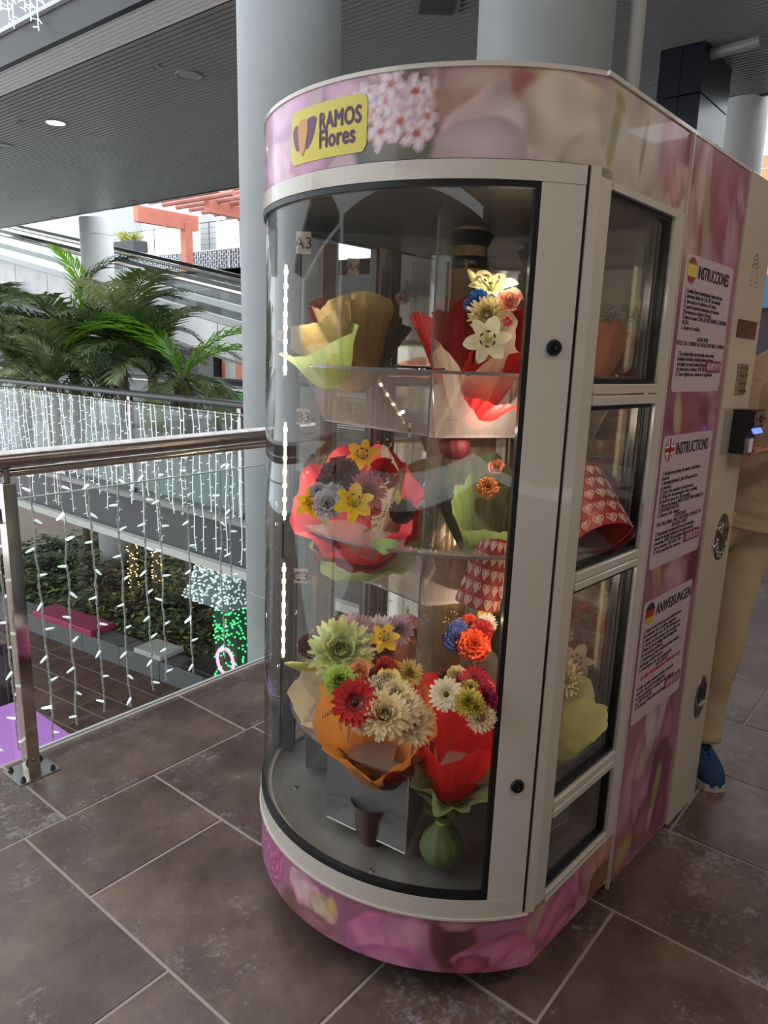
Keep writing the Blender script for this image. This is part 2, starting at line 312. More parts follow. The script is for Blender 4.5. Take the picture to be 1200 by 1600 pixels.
# ------------------------------------------------------------------ slatted soffit
soffit = thing('ceiling', None, None, kind='structure')
SLAT = mat('grey_slat', rgb(150, 150, 150), .40, .3); SLATL = mat('slat_skylit_tone', rgb(236, 232, 234), .35, .1); DARK = mat('dark_void', rgb(16, 16, 18), .8)  # SLATL: the slat with the sky's light put into its colour
MB().box((6.07, 11, 4.22), (4.86, 30, .2)).build('backing', DARK, soffit)
sm = MB().cbox((0, 0, 0), (.040, 30, .012), .002); sp = None
for k in range(70):
    M = Matrix.Translation((4.085 + k * .063, 11, 4.008))
    if sp is None: sp = sm.build('slat', SLAT, soffit, M=M)
    else: inst(sp, 'slat', soffit, M=M)
sp = None
for k in range(7):
    M = Matrix.Translation((3.705 + k * .052, 11, 4.008))
    if sp is None: sp = MB().cbox((0, 0, 0), (.034, 30, .012), .002).build('slat', SLATL, soffit, M=M, label='metal slat at the soffit edge, sky light in its colour')
    else: inst(sp, 'slat', soffit, M=M)['label'] = 'metal slat at the soffit edge, sky light in its colour'
MB().box((8.47, 11, 4.10), (.05, 30, .22)).build('edge_trim', BLACKG, soffit)
fas = thing('trim_upper_gallery', None, None, kind='structure')
MB().box((3.64, 11, 4.10), (.06, 30, .24)).build('dark_fascia', mat('fascia_dark', rgb(46, 46, 50), .35, .4), fas)
MB().box((3.60, 11, 4.25), (.05, 30, .035)).build('light_edge', mat('fascia_edge', rgb(190, 190, 194), .4), fas)
MB().box((3.64, 11, 4.75), (.05, 30, 1.04)).build('grey_fascia', mat('fascia_grey', rgb(136, 136, 144), .4), fas)
for i in range(9):
    q = at(-12 + i * 9.5, -40, x=3.56)
    fas_strands = globals().get('fas_strands', []); fas_strands.append(q)
# downlights
LON = mat('lamp_on', rgb(255, 250, 240), .3, emit=(1, .93, .8, 1), es=22); LOFF = mat('lamp_diffuser_off', rgb(150, 150, 150), .4); RING = mat('lamp_ring', rgb(126, 126, 126), .4)
def downlight(px_, py_, r, on, lb, ring=True):
    p = at(px_, py_, z=4.0); t = thing('ceiling_light' if r > .06 else 'ceiling_sensor', lb, 'ceiling light' if r > .06 else 'sensor', (p.x, p.y, 4.0))
    MB().lathe([(r * .86, .015), (r * .88, -.006), (r, -.010), (r, .015)], 28, cap=False).build('ring', RING, t, True)
    MB().lathe([(.001, -.003), (r * .86, -.003), (r * .86, .012)], 28, cap=False).build('diffuser', LON if on else LOFF, t)
    if on:
        l = bpy.data.lights.new('downlight', 'SPOT'); l.energy = 60; l.spot_size = 2.2; l.color = (1, .92, .8); l.shadow_soft_size = .09
        o = bpy.data.objects.new('downlight', l); col.objects.link(o); o.parent = t; o.location = (0, 0, -.03)
downlight(87, 192, .12, 1, 'lit round downlight in the grey slatted soffit')
downlight(295, 117, .125, 0, 'large unlit round downlight near the left round column')
downlight(4, 227, .125, 0, 'unlit round downlight at the left edge of the soffit')
downlight(245, 104, .045, 0, 'small disc beside the large unlit downlight')
downlight(31, 190, .045, 0, 'small disc beside the lit downlight')
downlight(390, 128, .045, 0, 'small dark disc in the soffit close to the left column')
downlight(207, 315, .09, 0, 'small downlight near the far edge of the soffit')
downlight(85, 340, .09, 0, 'tiny downlight at the far left edge of the soffit')
# dark square pier, right background
pier = thing('pier', None, None, (6.83, 2.26, 0), kind='structure')
for z0, z1 in ((0, 3.62), (3.63, 4.02)):
    MB().cbox((.385, .185, (z0 + z1) / 2), (.77, .37, z1 - z0), .004).build('cladding_panel', NAVY, pier)
MB().box((-.003, .185, 2), (.004, .006, 4)).build('panel_joint', BLACKG, pier)
q1 = at(1112, 85, z=3.95); q2 = at(1190, 62, z=3.95)
MB().cyl(q1, q2, .045, n=10).build('camera_arm', LOFF, None, label='grey tube fitting under the soffit beside the navy pier', cat='ceiling fitting')
q = at(683, 3, z=4.0); t = thing('ceiling_vent', 'pointed grey grille fitting between the two round columns', 'vent', (q.x, q.y, 4.0), R(40))
MB().cbox((0, 0, -.01), (.34, .34, .03), .005).build('frame', RING, t); MB().box((0, 0, -.03), (.26, .26, .01)).build('grille', DSTEEL, t)
# ------------------------------------------------------------------ our balustrade
rail = thing('balustrade', 'near glass balustrade with steel handrail and square steel post beside the machine', 'railing', (1.03, 2.41, 0))
def oval(p0, p1, w_, h_, n=20):
    p0, p1 = Vector(p0), Vector(p1); a = (p1 - p0).normalized(); b = a.cross(Vector((0, 0, 1))).normalized(); c = b.cross(a); m = MB()
    vs = [p + b * (w_ * cos(2 * pi * i / n)) + c * (h_ * sin(2 * pi * i / n)) for p in (p0, p1) for i in range(n)]
    return m.add(vs, [(i, (i + 1) % n, n + (i + 1) % n, n + i) for i in range(n)] + [tuple(range(n)), tuple(range(2 * n - 1, n - 1, -1))])
oval((-2.6, 0, 1.115), (1.42, 0, 1.115), .036, .030).build('handrail', STEEL, rail, True)
oval((-2.6, .012, 1.068), (1.42, .012, 1.068), .014, .014).build('lower_rail', CHROME, rail, True)
def post(x, parent):
    o = MB().cbox((x, 0, .52), (.042, .046, 1.04), .003).build('post', CHROME, parent)
    MB().cbox((x, 0, .005), (.145, .135, .010), .002).build('base_plate', STEEL, o)
    for a in (-1, 1):
        for b in (-1, 1):
            p = (x + a * .052, b * .047, .010); MB().lathe([(.010, 0), (.010, .006), (.007, .008), (.006, .016), (.001, .018)], 6, p).build('bolt', DSTEEL, o)
    MB().lathe([(.008, 0), (.008, .006), (.001, .009)], 8).build('bolt', STEEL, o, M=Matrix.Translation((x, -.023, .055)) @ Matrix.Rotation(pi / 2, 4, 'X'))
    MB().box((x + .0, .035, .93), (.05, .05, .05)).build('glass_clamp', STEEL, o)
    MB().tube([(x, 0, 1.03), (x, .0, 1.10)], .014, 8).build('rail_bracket', STEEL, o)
post(0.005, rail); post(-1.65, rail)
MB().box((.72, .075, .50), (1.40, .012, .93)).build('glass_panel', BGLASS, rail)
MB().box((-.82, .075, .50), (1.60, .012, .93)).build('glass_panel', BGLASS, rail)
MB().box((.72, .075, .966), (1.40, .014, .004)).build('glass_edge', mat('glass_edge', rgb(190, 206, 200), .2), rail)
MB().box((.72, .075, .034), (1.40, .014, .006)).build('glass_edge', mat('glass_edge_low', rgb(214, 216, 214), .3), rail)
# hanging light strands, one by one
def strand(name, L_, r, nb, lb, grp, loc, seed, detail=True, blen=.034, brad=.0048, lit=.03, side=1):
    rnd = random.Random(seed); t = thing(name, lb, 'string light', loc, group=grp)
    n = 26 if detail else 8; pts = []
    dx = 0
    for i in range(n + 1):
        dx += rnd.uniform(-1, 1) * L_ / n * .10; dx *= .93; pts.append((dx, rnd.uniform(-.004, .004), -L_ * i / n))
    m = MB()
    if detail:
        for ph in (0, pi):
            hp_ = []
            for i in range(n * 4 + 1):
                k = i / 4; a = pts[int(min(k, n - 1e-6))]; b = pts[min(int(k) + 1, n)]; f_ = k - int(min(k, n - 1e-6))
                hp_.append((a[0] + (b[0] - a[0]) * f_ + r * cos(i * .9 + ph), a[1] + (b[1] - a[1]) * f_ + r * sin(i * .9 + ph), a[2] + (b[2] - a[2]) * f_))
            m.tube(hp_, r * .75, 5)
    else: m.tube(pts, r, 3)
    m.build('wire', WIRE if detail else FWIRE, t, detail)
    far = MB()
    for k in range(nb):
        f_ = (k + .6) / nb * n; i = int(min(f_, n - 1)); p = Vector(pts[i]).lerp(Vector(pts[i + 1]), f_ - i); s = 1 if (k + seed) % 2 else -1
        a = rnd.uniform(-.9, .5); d = Vector((s * cos(a), rnd.uniform(-.3, .3), sin(a))).normalized()
        q = p + d * blen
        if detail:
            b = MB().tube([p + d * .002, p + d * .006, p + d * (blen * .6), q], [brad * .9, brad, brad * .95, brad * .5], 8)
            b.build('bulb', BULBON if rnd.random() < lit else BULB, t, True)
        else: far.tube([p, q], brad, 3)
    if not detail: far.build('bulbs', FWIRE, t, kind='stuff')
    return t
xs = [(1.03, 8, 'just behind the rail post'), (1.158, 60, 'first to the right of the rail post'), (1.262, 103, 'second to the right of the rail post'), (1.37, 148, 'third to the right of the rail post'), (1.487, 195, 'fourth to the right of the rail post'), (1.60, 223, 'fifth to the right of the rail post'), (1.665, 250, 'sixth to the right of the rail post'), (1.79, 0, 'third before the grey column'), (1.965, 345, 'second before the grey column'), (2.02, 0, 'nearest the grey column')]
for i, (x, _, w_) in enumerate(xs):
    L_ = (1.0, 1.02, .99, .98, 1.0, .97, .95, .96, .95, .6)[i]
    t = strand('light_strand', L_, .0028, (11, 10, 10, 9, 10, 10, 9, 9, 8, 6)[i], 'twisted light strand under the near handrail, ' + w_, 'light strands on the near balustrade', (x, 2.505, 1.045), i + 3)
    MB().cbox((0, 0, .01), (.018, .02, .04), .003).build('clip', BULB, t)
for i in range(6):
    strand('light_strand', 1.0, .0028, 10, 'twisted white light strand, ' + ('first', 'second', 'third', 'fourth', 'fifth', 'sixth')[i] + ' to the left of the rail post', 'light strands left of the rail post', (.96 - i * .125, 2.505, 1.045), 40 + i)
# ------------------------------------------------------------------ bridge beyond the void
br = thing('floor_bridge', None, None, kind='structure')
DECK = mat('ribbed_deck', rgb(150, 160, 164), .35, .5)
MB().box((5.3, 12.2, -.25), (2.55, 19, .44)).build('bridge_slab', mat('slab_side', rgb(62, 62, 66), .5), br)
MB().box((4.0, 12.2, -.47), (.09, 19, .07)).build('slab_lower_edge', mat('slab_edge', rgb(178, 176, 172), .5), br)
MB().box((4.0, 12.2, -.02), (.07, 19, .045)).build('slab_upper_edge', mat('slab_edge2', rgb(128, 128, 128), .5), br)
m = MB()
for k in range(62): m.box((4.08 + k * .04, 12.2, -.022), (.024, 19, .018))
m.build('deck_ribs', DECK, br, kind='stuff')
def far_rail(x, y0, y1, zh, lb, name='balustrade', grp=None):
    t = thing(name, lb, 'railing', (x, y0, 0)); L_ = y1 - y0
    oval((0, 0, zh), (0, L_, zh), .035, .032).build('handrail', DSTEEL, t, True)
    oval((0, 0, zh - .085), (0, L_, zh - .085), .018, .018).build('lower_rail', CHROME, t, True)
    n = int(L_ / 1.6)
    pp = None
    for k in range(n + 1):
        M = Matrix.Translation((.02, k * L_ / n, 0))
        if pp is None: pp = MB().cbox((0, 0, zh / 2), (.04, .05, zh), .003).build('post', STEEL, t, M=M); pg = None
        else: inst(pp, 'post', t, M=M)
        if k < n:
            M = Matrix.Translation((-.01, (k + .5) * L_ / n, 0))
            if pg is None: pg = MB().box((0, 0, zh / 2 - .02), (.012, L_ / n - .06, zh - .16)).build('glass_panel', BGLASS, t, M=M)
            else: inst(pg, 'glass_panel', t, M=M)
    return t
far_rail(4.03, 3.2, 21.5, .99, 'long glass balustrade hung with white light strands, on the near side of the bridge')
far_rail(6.5, 3.2, 21.5, .99, 'plain glass balustrade on the palm side of the bridge')
random.seed(11)
for i in range(150):
    y = 4.55 + i * .107
    strand('light_strand', random.choice((.85, 1.0, 1.15, 1.25, 1.3)) if i % 3 else .9, .0042, 13, 'white light strand of the dense curtain on the bridge balustrade', 'light curtain on the bridge balustrade', (3.965 - (i % 2) * .02, y, .925), 100 + i, False, .032, .0042)
# ------------------------------------------------------------------ palms
random.seed(5)
def frond(L_, droop, leaf, n=34, lift=.5, curl=0):
    pts = []; p = Vector((0, 0, 0)); a = lift
    N = 16
    for i in range(N + 1):
        pts.append(p.copy()); p = p + Vector((cos(a), 0, sin(a))) * (L_ / N); a -= droop / N * (1 + i / N)
    m = MB(); m.tube(pts, [.012 * (1 - .8 * i / N) for i in range(N + 1)], 5)
    for k in range(2, n):
        f_ = k / n * (N - .01); i = int(f_); c = pts[i].lerp(pts[i + 1], f_ - i); tg = (pts[i + 1] - pts[i]).normalized()
        l = leaf * (sin(pi * min(1, .14 + k / n * .95)) ** .6) * random.uniform(.88, 1.08)
        for s in (-1, 1):
            sd = Vector((0, s, 0)); up = tg.cross(sd) * s
            d = (sd * .62 + tg * (.62 + curl) + Vector((0, 0, random.uniform(.0, .22)))).normalized(); wv = d.cross(up).normalized() * (.017 * (leaf / .5))
            e1 = c + d * l * .5; e2 = c + d * l + Vector((0, 0, -l * .22))
            m.add([c - wv * .4, c + wv * .4, e1 + wv, e1 - wv, e2], [(0, 1, 2, 3), (3, 2, 4)])
    return m
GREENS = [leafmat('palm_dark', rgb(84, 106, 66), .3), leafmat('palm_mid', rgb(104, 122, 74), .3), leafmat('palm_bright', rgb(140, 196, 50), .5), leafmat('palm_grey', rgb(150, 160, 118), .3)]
FM = [[frond(1.9, 1.5, .66, 44, .95), frond(1.5, 1.9, .52, 36, .6), frond(2.1, 1.3, .66, 46, 1.1)], ]
meshes = {}
def palm(lb, base, trunk_h, fr, name='palm'):
    t = thing(name, lb, 'palm', base)
    MB().tube([(0, 0, 0), (.03, 0, trunk_h * .5), (0, 0, trunk_h)], [.10, .08, .06], 10).build('trunk', BARK, t, True)
    for az, el, sc, v, g_ in fr:
        k = (v, g_)
        M = Matrix.Translation((0, 0, trunk_h - .05)) @ Matrix.Rotation(az, 4, 'Z') @ Matrix.Rotation(-el, 4, 'Y') @ Matrix.Scale(sc * .74, 4)
        if k not in meshes: meshes[k] = FM[0][v].build('frond', GREENS[g_], t, M=M)
        else: inst(meshes[k], 'frond', t, M=M)
def fan(n, g_, s0=.9, s1=1.2, e0=-.5, e1=.55, ph=0):
    return [(ph + k * 2.399 + random.uniform(-.2, .2), random.uniform(e0, e1), random.uniform(s0, s1), random.randrange(3), random.choice(g_)) for k in range(n)]
MB().cbox((7.75, 12.6, -.78), (1.9, 13.5, .9), .02).build('planter_trough_wall', mat('trough_grey', rgb(96, 96, 98), .6), None, kind='structure')
def palm_at(lb, px_, py_, d, fr):
    p = at(px_, py_, d=d); palm(lb, (p.x, p.y, -.33), max(.25, p.z + .33), fr)
# azimuth helper: direction to the right of the picture is -51 deg in ground terms
RT = -YAW
palm_at('dark palm with a tall pale green shoot, left of the far white column', 112, 545, 11.6, fan(13, (0, 1, 0), 1.0, 1.35) + [(RT + pi * .95, 1.05, 1.15, 2, 2), (RT + .2, 1.15, 1.0, 1, 2), (RT + .3, .55, 1.3, 2, 0), (RT - .2, .2, 1.2, 0, 0)])
palm_at('dark feathery palm in front of the foot of the far white column', 190, 560, 10.8, fan(17, (0, 0, 1, 3), 1.0, 1.35, -.3, .7))
palm_at('palm with bright green fronds beside the left round column', 284, 585, 9.9, [(RT + pi, .12, 1.35, 0, 2), (RT + pi * .95, .34, 1.2, 0, 2), (RT + .05, .12, 1.3, 0, 2), (RT - .12, -.1, 1.2, 0, 2), (RT + pi * .9, -.8, .95, 1, 3), (RT + pi * 1.1, -.75, .9, 1, 3), (RT + .5, -.7, .9, 1, 1)] + fan(6, (3, 1), .7, .9, -.9, -.2))
palm_at('low grey-green palm at the left edge behind the bridge', 30, 575, 11.4, fan(15, (3, 1, 0, 3), .8, 1.15, -.4, .6))
palm_at('broad dark palm at the far left edge behind the bridge', -50, 550, 11.8, fan(14, (0, 1, 0), 1.0, 1.35, -.3, .6))
palm_at('low drooping palm between the bright palm and the dark feathery one', 238, 590, 10.4, fan(14, (0, 3, 0), .8, 1.1, -.2, .6))
palm_at('small spreading palm low behind the bridge handrail', 80, 600, 10.6, fan(14, (3, 0, 1), .7, 1.0, 0, .7))
# ------------------------------------------------------------------ moving ramp beyond the palms
def zh(y): return 2.51 + .18 * (y - 11.45)
def ramp(x, lb, panels, off=0):
    t = thing('escalator', lb, 'escalator', (x, 6, 0)); y0, y1 = 7.0, 27.0
    def band(a0, a1, th, name, m_, dx=0, sm=False):
        mm = MB(); vs = []
        for y in (y0, y1):
            for xx in (-th / 2 + dx, th / 2 + dx):
                for a in (a0, a1): vs.append((xx, y - 6, zh(y) + a + off))
        mm.add(vs, [(0, 1, 3, 2), (4, 6, 7, 5), (0, 4, 5, 1), (2, 3, 7, 6), (0, 2, 6, 4), (1, 5, 7, 3)]); return mm.build(name, m_, t)
    band(-.04, .04, .10, 'handrail', BLACKG); band(-.09, -.05, .07, 'handrail_guide', CHROME); band(-.13, -.10, .05, 'handrail_guide', DSTEEL)
    band(-.60, -.13, .014, 'glass_side', BGLASS)
    band(-.74, -.60, .12, 'deck_strip', mat('white_deck_strip', rgb(206, 212, 212), .35))
    if panels:
        n = 12; C_ = mat('satin_cladding', rgb(150, 150, 150), .22, .85, noise=(1.2, .2))
        for k in range(n):
            ya, yb = 7 + k * 20 / n + .01, 7 + (k + 1) * 20 / n - .01; vs = []
            for y in (ya, yb):
                for xx in (-.05, .05):
                    for a in (-1.36, -.75): vs.append((xx, y - 6, zh(y) + a))
            MB().add(vs, [(0, 1, 3, 2), (4, 6, 7, 5), (0, 4, 5, 1), (2, 3, 7, 6), (0, 2, 6, 4), (1, 5, 7, 3)]).build('cladding_panel', C_, t)
        band(-1.42, -1.36, .10, 'lower_lip', mat('lip', rgb(150, 140, 128), .4))
    return t
ramp(9.5, 'near side of the long moving ramp rising to the left behind the palms', True)
ramp(10.7, 'far side handrail and glass of the moving ramp', False, .12)
m = MB(); vs = []
for y in (7, 27):
    for x in (9.5, 10.7):
        for a in (-1.4, -.8): vs.append((x, y, zh(y) + a))
m.add(vs, [(0, 1, 3, 2), (4, 6, 7, 5), (0, 4, 5, 1), (2, 3, 7, 6), (0, 2, 6, 4), (1, 5, 7, 3)]).build('ramp_underside', mat('ramp_under', rgb(98, 90, 80), .5), None, kind='structure')
# dark recess behind: back wall of the lower levels, upper terrace
MB().box((13.1, 16, -.3), (.2, 34, 7.4)).build('wall_back_low', mat('dark_wall', rgb(58, 58, 62), .6), None, kind='structure')
MB().box((18, 16, 3.22), (10, 34, .32)).build('floor_terrace', mat('terrace_slab', rgb(120, 120, 124), .6), None, kind='structure')
# shop counter glimpse right of the palms
p = at(360, 578, x=12.6); t = thing('shop_display', 'white shop display with orange pictures, seen low beside the left column', 'shop display', (12.6, p.y, p.z))
MB().box((0, 0, 0), (.1, 1.9, .55)).build('panel', mat('shop_white', rgb(220, 220, 216), .5), t)
ORG = mat('salmon_wood', rgb(236, 150, 128), .6, noise=(3, .10)); ORGD = mat('rafter_wood', rgb(214, 150, 138), .6, noise=(4, .15))
for k in (-.5, .35): MB().cbox((-.06, k, 0), (.03, .42, .42), .01, ).build('picture', ORG, t)
MB().box((0, 0, -.5), (.12, 1.9, .06)).build('shelf', STEEL, t)
GRD = mat('green_goods', rgb(70, 170, 80), .5)
for k in range(5): MB().cbox((-.08, -.8 + k * .3, -.72), (.1, .2, .3), .01).build('goods_box', GRD if k < 3 else SLATL, t)
p = at(329, 575, x=12.4); MB().cbox((12.4, p.y, -.5), (.3, .62, 6.6), .01).build('black_pier', BLACKG, None, kind='structure')
# upper terrace: light curtain, cable rail, planter, pergola, column
ter = thing('balustrade', 'upper terrace balustrade hung with a dense light curtain', 'railing', (14, 15, 3.38))
MB().box((0, 3.5, .33), (.05, 10, .66)).build('dark_panel', mat('terrace_panel', rgb(98, 98, 112), .5), ter)
MB().box((0, 3.5, .68), (.06, 10, .03)).build('top_edge', SLATL, ter)
for k in range(8): MB().cyl((0, -1 + k * 1.35, .66), (0, -1 + k * 1.35, 1.45), .014, n=6).build('upright', DSTEEL, ter)
for z in (.85, 1.0, 1.15, 1.3, 1.45): MB().cyl((0, -1.5, z), (0, 8.5, z), .012 if z > 1.4 else .005, n=5).build('cable', DSTEEL, ter)
for i in range(64):
    strand('light_strand', .62, .008, 8, 'short white light strand of the curtain on the upper terrace balustrade', 'light curtain on the upper terrace', (13.93, 15.8 + i * .105, 4.04), 400 + i, False, .05, .008)
p = at(204, 384, x=13.6); t = thing('planter', 'dark grey trough with yellow-green spiky plant above the moving ramp', 'planter', p)
MB().cbox((0, 0, -.05), (.5, 1.1, .34), .02).build('trough', mat('trough', rgb(86, 86, 94), .5), t)
m = MB()
for k in range(70):
    a = random.uniform(0, 2 * pi); l = random.uniform(.35, .75); b = Vector((random.uniform(-.15, .15), random.uniform(-.4, .4), .1)); d = Vector((cos(a) * .5, sin(a) * .8, random.uniform(.3, 1))).normalized(); wv = d.orthogonal().normalized() * .03
    m.add([b - wv, b + wv, b + d * l * .6 + wv, b + d * l * .6 - wv, b + d * l + Vector((0, 0, -.06))], [(0, 1, 2, 3), (3, 2, 4)])
m.build('leaves', leafmat('yellow_leaf', rgb(190, 190, 90), .4), t, kind='stuff')
column('column_terrace', 15.2, at(325, 350, x=15.2).y, .25, 3.4, 8.0, WCOL)
def beam_at(pxa, pya, pxb, pyb, y, th, hh_, name, m_, parent=None, **k):
    a, b = at(pxa, pya, y=y), at(pxb, pyb, y=y); z = (a.z + b.z) / 2
    return MB().cbox(((a.x + b.x) / 2, y, z), (abs(b.x - a.x), th, hh_), .01).build(name, m_, parent, **k)
pg = thing('pergola', 'salmon red timber pergola with round-ended rafters above the terrace, left of the far column', 'pergola', (0, 0, 0))
yb = 18.0; a, b = at(212, 336, y=yb), at(307, 350, y=yb)
zt = b.z
MB().cbox(((a.x + b.x) / 2, yb, zt), (b.x - a.x, .2, .40), .01).build('beam', ORG, pg)
MB().cbox((b.x - .35, yb, (zt + 3.41) / 2), (.24, .24, zt - 3.41), .01).build('post', ORG, pg)
for k in range(8):
    x = a.x + .2 + k * .42; MB().cyl((x, yb - .35, zt + .28), (x, yb - 3.2, zt + .28), .07, n=8).build('rafter', ORGD, pg)
pg2 = thing('pergola', 'salmon timber pergola end beam close to the left round column', 'pergola', (0, 0, 0))
yb2 = 16.0; a, b = at(333, 320, y=yb2), at(372, 327, y=yb2)
MB().cbox(((a.x + b.x) / 2 + 1, yb2, b.z), (b.x - a.x + 2.4, .2, .45), .01).build('beam', ORG, pg2)
for k in range(7): x = a.x + .1 + k * .42; MB().cyl((x, yb2 - .3, b.z + .33), (x, yb2 - 2.5, b.z + .33), .07, n=8).build('rafter', ORGD, pg2)
p = at(198, 345, x=16); MB().cbox((16, p.y + .8, p.z - .2), (.3, 3.0, 2.6), .01).build('wall_terrace', mat('blue_grey_wall', rgb(196, 200, 216), .6), None, kind='structure')
p = at(70, 380, x=15); MB().cbox((17, p.y, p.z + .2), (.3, 7, 1.4), .01).build('wall_terrace_far', mat('pale_wall', rgb(232, 230, 224), .6), None, kind='structure')
# ------------------------------------------------------------------ right background
BRK = mat('salmon_brick', rgb(214, 130, 116), .7)
bw = thing('brick_building', 'salmon brick building high behind the far right column', 'building', (20, 3, 7.6)); bp_ = None
MB().box((.1, 2, .8), (.1, 9, 2.3)).build('mortar', mat('mortar', rgb(226, 190, 180), .8), bw)
for r_ in range(9):
    for k in range(22):
        M = Matrix.Translation((0, -2.2 + k * .40 + (.2 if r_ % 2 else 0), -.25 + r_ * .25))
        if bp_ is None: bp_ = MB().cbox((0, 0, 0), (.12, .385, .225), .01).build('brick', BRK, bw, M=M)
        else: inst(bp_, 'brick', bw, M=M)
MB().box((15, 5.4, 3.3), (2, 9, .2)).build('floor_upper_right', mat('upper_slab', rgb(150, 150, 156), .6), None, kind='structure')
rr = thing('mesh_railing', 'white wire mesh railing high behind the control panel', 'railing', (14, 3.0, 3.4))
for k in range(14): MB().cyl((0, -.8 + k * .22, 0), (0, -.8 + k * .22, 1.75), .012, n=5).build('upright', WCOL, rr)
for k in range(9): MB().cyl((0, -.9, .1 + k * .2), (0, 2.2, .1 + k * .2), .012, n=5).build('wire', WCOL, rr)
OP = mat('orange_wall', rgb(240, 170, 110), .7)
MB().cbox((16.5, 4.6, 4.7), (.2, 3.5, 1.1), .01).build('orange_parapet', OP, None, label='orange parapet wall behind the white mesh railing', cat='parapet')
p = at(1192, 400, x=11); t = thing('shop', 'pale shop front with blue banner above the person', 'shop front', (11, p.y, 0))
MB().box((0, .1, 2.75), (.1, 2.4, .9)).build('fascia', mat('shop_pale', rgb(206, 212, 222), .5), t)
BLU = mat('blue_banner', rgb(66, 140, 190), .4); p = at(1192, 455, x=10.9)
MB().cbox((-.08, .1, p.z), (.04, 2.2, .42), .01).build('banner', BLU, t)
MB().box((0, .1, 1.1), (.1, 2.4, 2.2)).build('lower_wall', mat('shop_dark', rgb(70, 60, 66), .5), t)
# pink kiosk far right with lettering
p = at(1188, 822, z=0); t = thing('pink_kiosk', 'bright pink kiosk with dark plinth and white lettering at the right edge', 'kiosk', (p.x, p.y, 0))
PK = mat('pink_laminate', rgb(214, 60, 140), .35)
MB().cbox((.62, -.55, .24), (1.2, 1.0, .40), .01).build('body', PK, t); MB().box((.62, -.55, .1), (1.22, 1.02, .14)).build('plinth', BLACKG, t)
text('ON', .17, t, (.0, -.07, .05), mat('white_letters', rgb(240, 240, 240), .5), rot=(pi / 2, 0, -pi / 2), bold=.004)
for i, q in enumerate(fas_strands):
    strand('light_strand', .22 + .07 * ((i * 5) % 4), .006, 6, 'white light strand hanging over the upper gallery fascia, top left corner', 'light strands on the upper gallery', q, 700 + i, False, .05, .007)
# things behind the photographer that the glass mirrors, then unseen pieces added to block sky light
WF = mat('white_facade', rgb(226, 224, 216), .6)
MB().box((-8.2, -1, 2.0), (.2, 18, 4.0)).build('wall_behind', mat('shop_facade_grey', rgb(120, 112, 106), .5), None, kind='structure')
MB().box((-8.2, 14.8, 2.5), (.2, 12.4, .85)).build('wall_opposite_gallery', WF, None, kind='structure')
MB().box((-8.2, 14.8, 3.4), (.16, 12.4, .9)).build('trim_gallery_panel', mat('gallery_panel', rgb(96, 102, 108), .5), None, kind='structure')
MB().box((-6.2, 14.8, 4.0), (3.6, 12.4, .18)).build('ceiling_gallery', mat('gallery_soffit', rgb(44, 42, 42), .5), None, kind='structure')
MB().box((-8.3, 14.8, 2.0), (.3, 12.4, .12)).build('trim_gallery_beam', mat('dark_beam', rgb(50, 46, 46), .5), None, kind='structure')
for i in range(34):
    strand('light_strand', .52 + .06 * (i * 7 % 4), .006, 8, 'white light strand on the gallery behind the photographer, mirrored in the machine', 'light strands on the gallery behind', (-8.05, 8.75 + i * .105, 3.80), 900 + i, False, .05, .007)
hb_ = thing('distant_house', 'cream house with orange tiled roof, mirrored in the back of the machine', 'house', (-24, 19, -1))
MB().box((0, 0, 0), (4, 14, 4.2)).build('wall', mat('cream_render', rgb(236, 220, 196), .7), hb_)
MB().add([(2.3, -7.3, 2.1), (2.3, 7.3, 2.1), (-2.3, 7.3, 2.1), (-2.3, -7.3, 2.1), (0, -6, 3.1), (0, 6, 3.1)], [(0, 1, 5, 4), (1, 2, 5), (2, 3, 4, 5), (3, 0, 4), (3, 2, 1, 0)]).build('roof', mat('orange_tiles', rgb(226, 130, 80), .7, noise=(3, .2)), hb_)
for k in range(5): MB().box((2.02, -5.4 + k * 2.7, .6), (.08, 1.0, 1.3)).build('window', DSTEEL, hb_)
MB().box((-22, 14, -2.2), (24, 30, .2)).build('ground_outside', mat('paving_outside', rgb(196, 190, 180), .8), None, kind='structure')
MB().box((9.4, -2.9, 2.0), (.3, 8.2, 4.0)).build('wall_light_block', mat('light_block_brown', rgb(110, 90, 84), .5), None, kind='structure')  # unseen wall added to block daylight from the right
MB().box((4, -7, 3.0), (26, .2, 6.0)).build('wall_sky_block', mat('sky_block_paint', rgb(96, 84, 74), .6), None, kind='structure')  # unseen wall, raised so sky light enters only from the atrium side
MB().box((-1.9, -2.6, 4.1), (10.9, 8.8, .2)).build('ceiling_sky_block', mat('sky_block_ceiling', rgb(140, 132, 124), .6), None, kind='structure')  # unseen slab added overhead to hold back the sky's light
# ------------------------------------------------------------------ the flower machine
MC = Vector((1.365, .632, 0)); MROT = Matrix.Translation(MC) @ Matrix.Rotation(-.05, 4, 'Z') @ Matrix.Rotation(.02, 4, 'Y')
mach = thing('flower_vending_machine', 'large flower vending machine with curved glass front and pink floral print', 'vending machine')
mach.matrix_world = MROT
def W(u, v, z): return MROT @ Vector((u, v, z))
RC, CU, CV, TE = .527, .248, .465, R(61.9)
def arc(t, r=RC): return (CU - r * cos(t), CV + r * sin(t))
def arcpts(t0, t1, r, n=40): return [arc(t0 + (t1 - t0) * i / n, r) for i in range(n + 1)]
LEN, WID = 1.072, .93
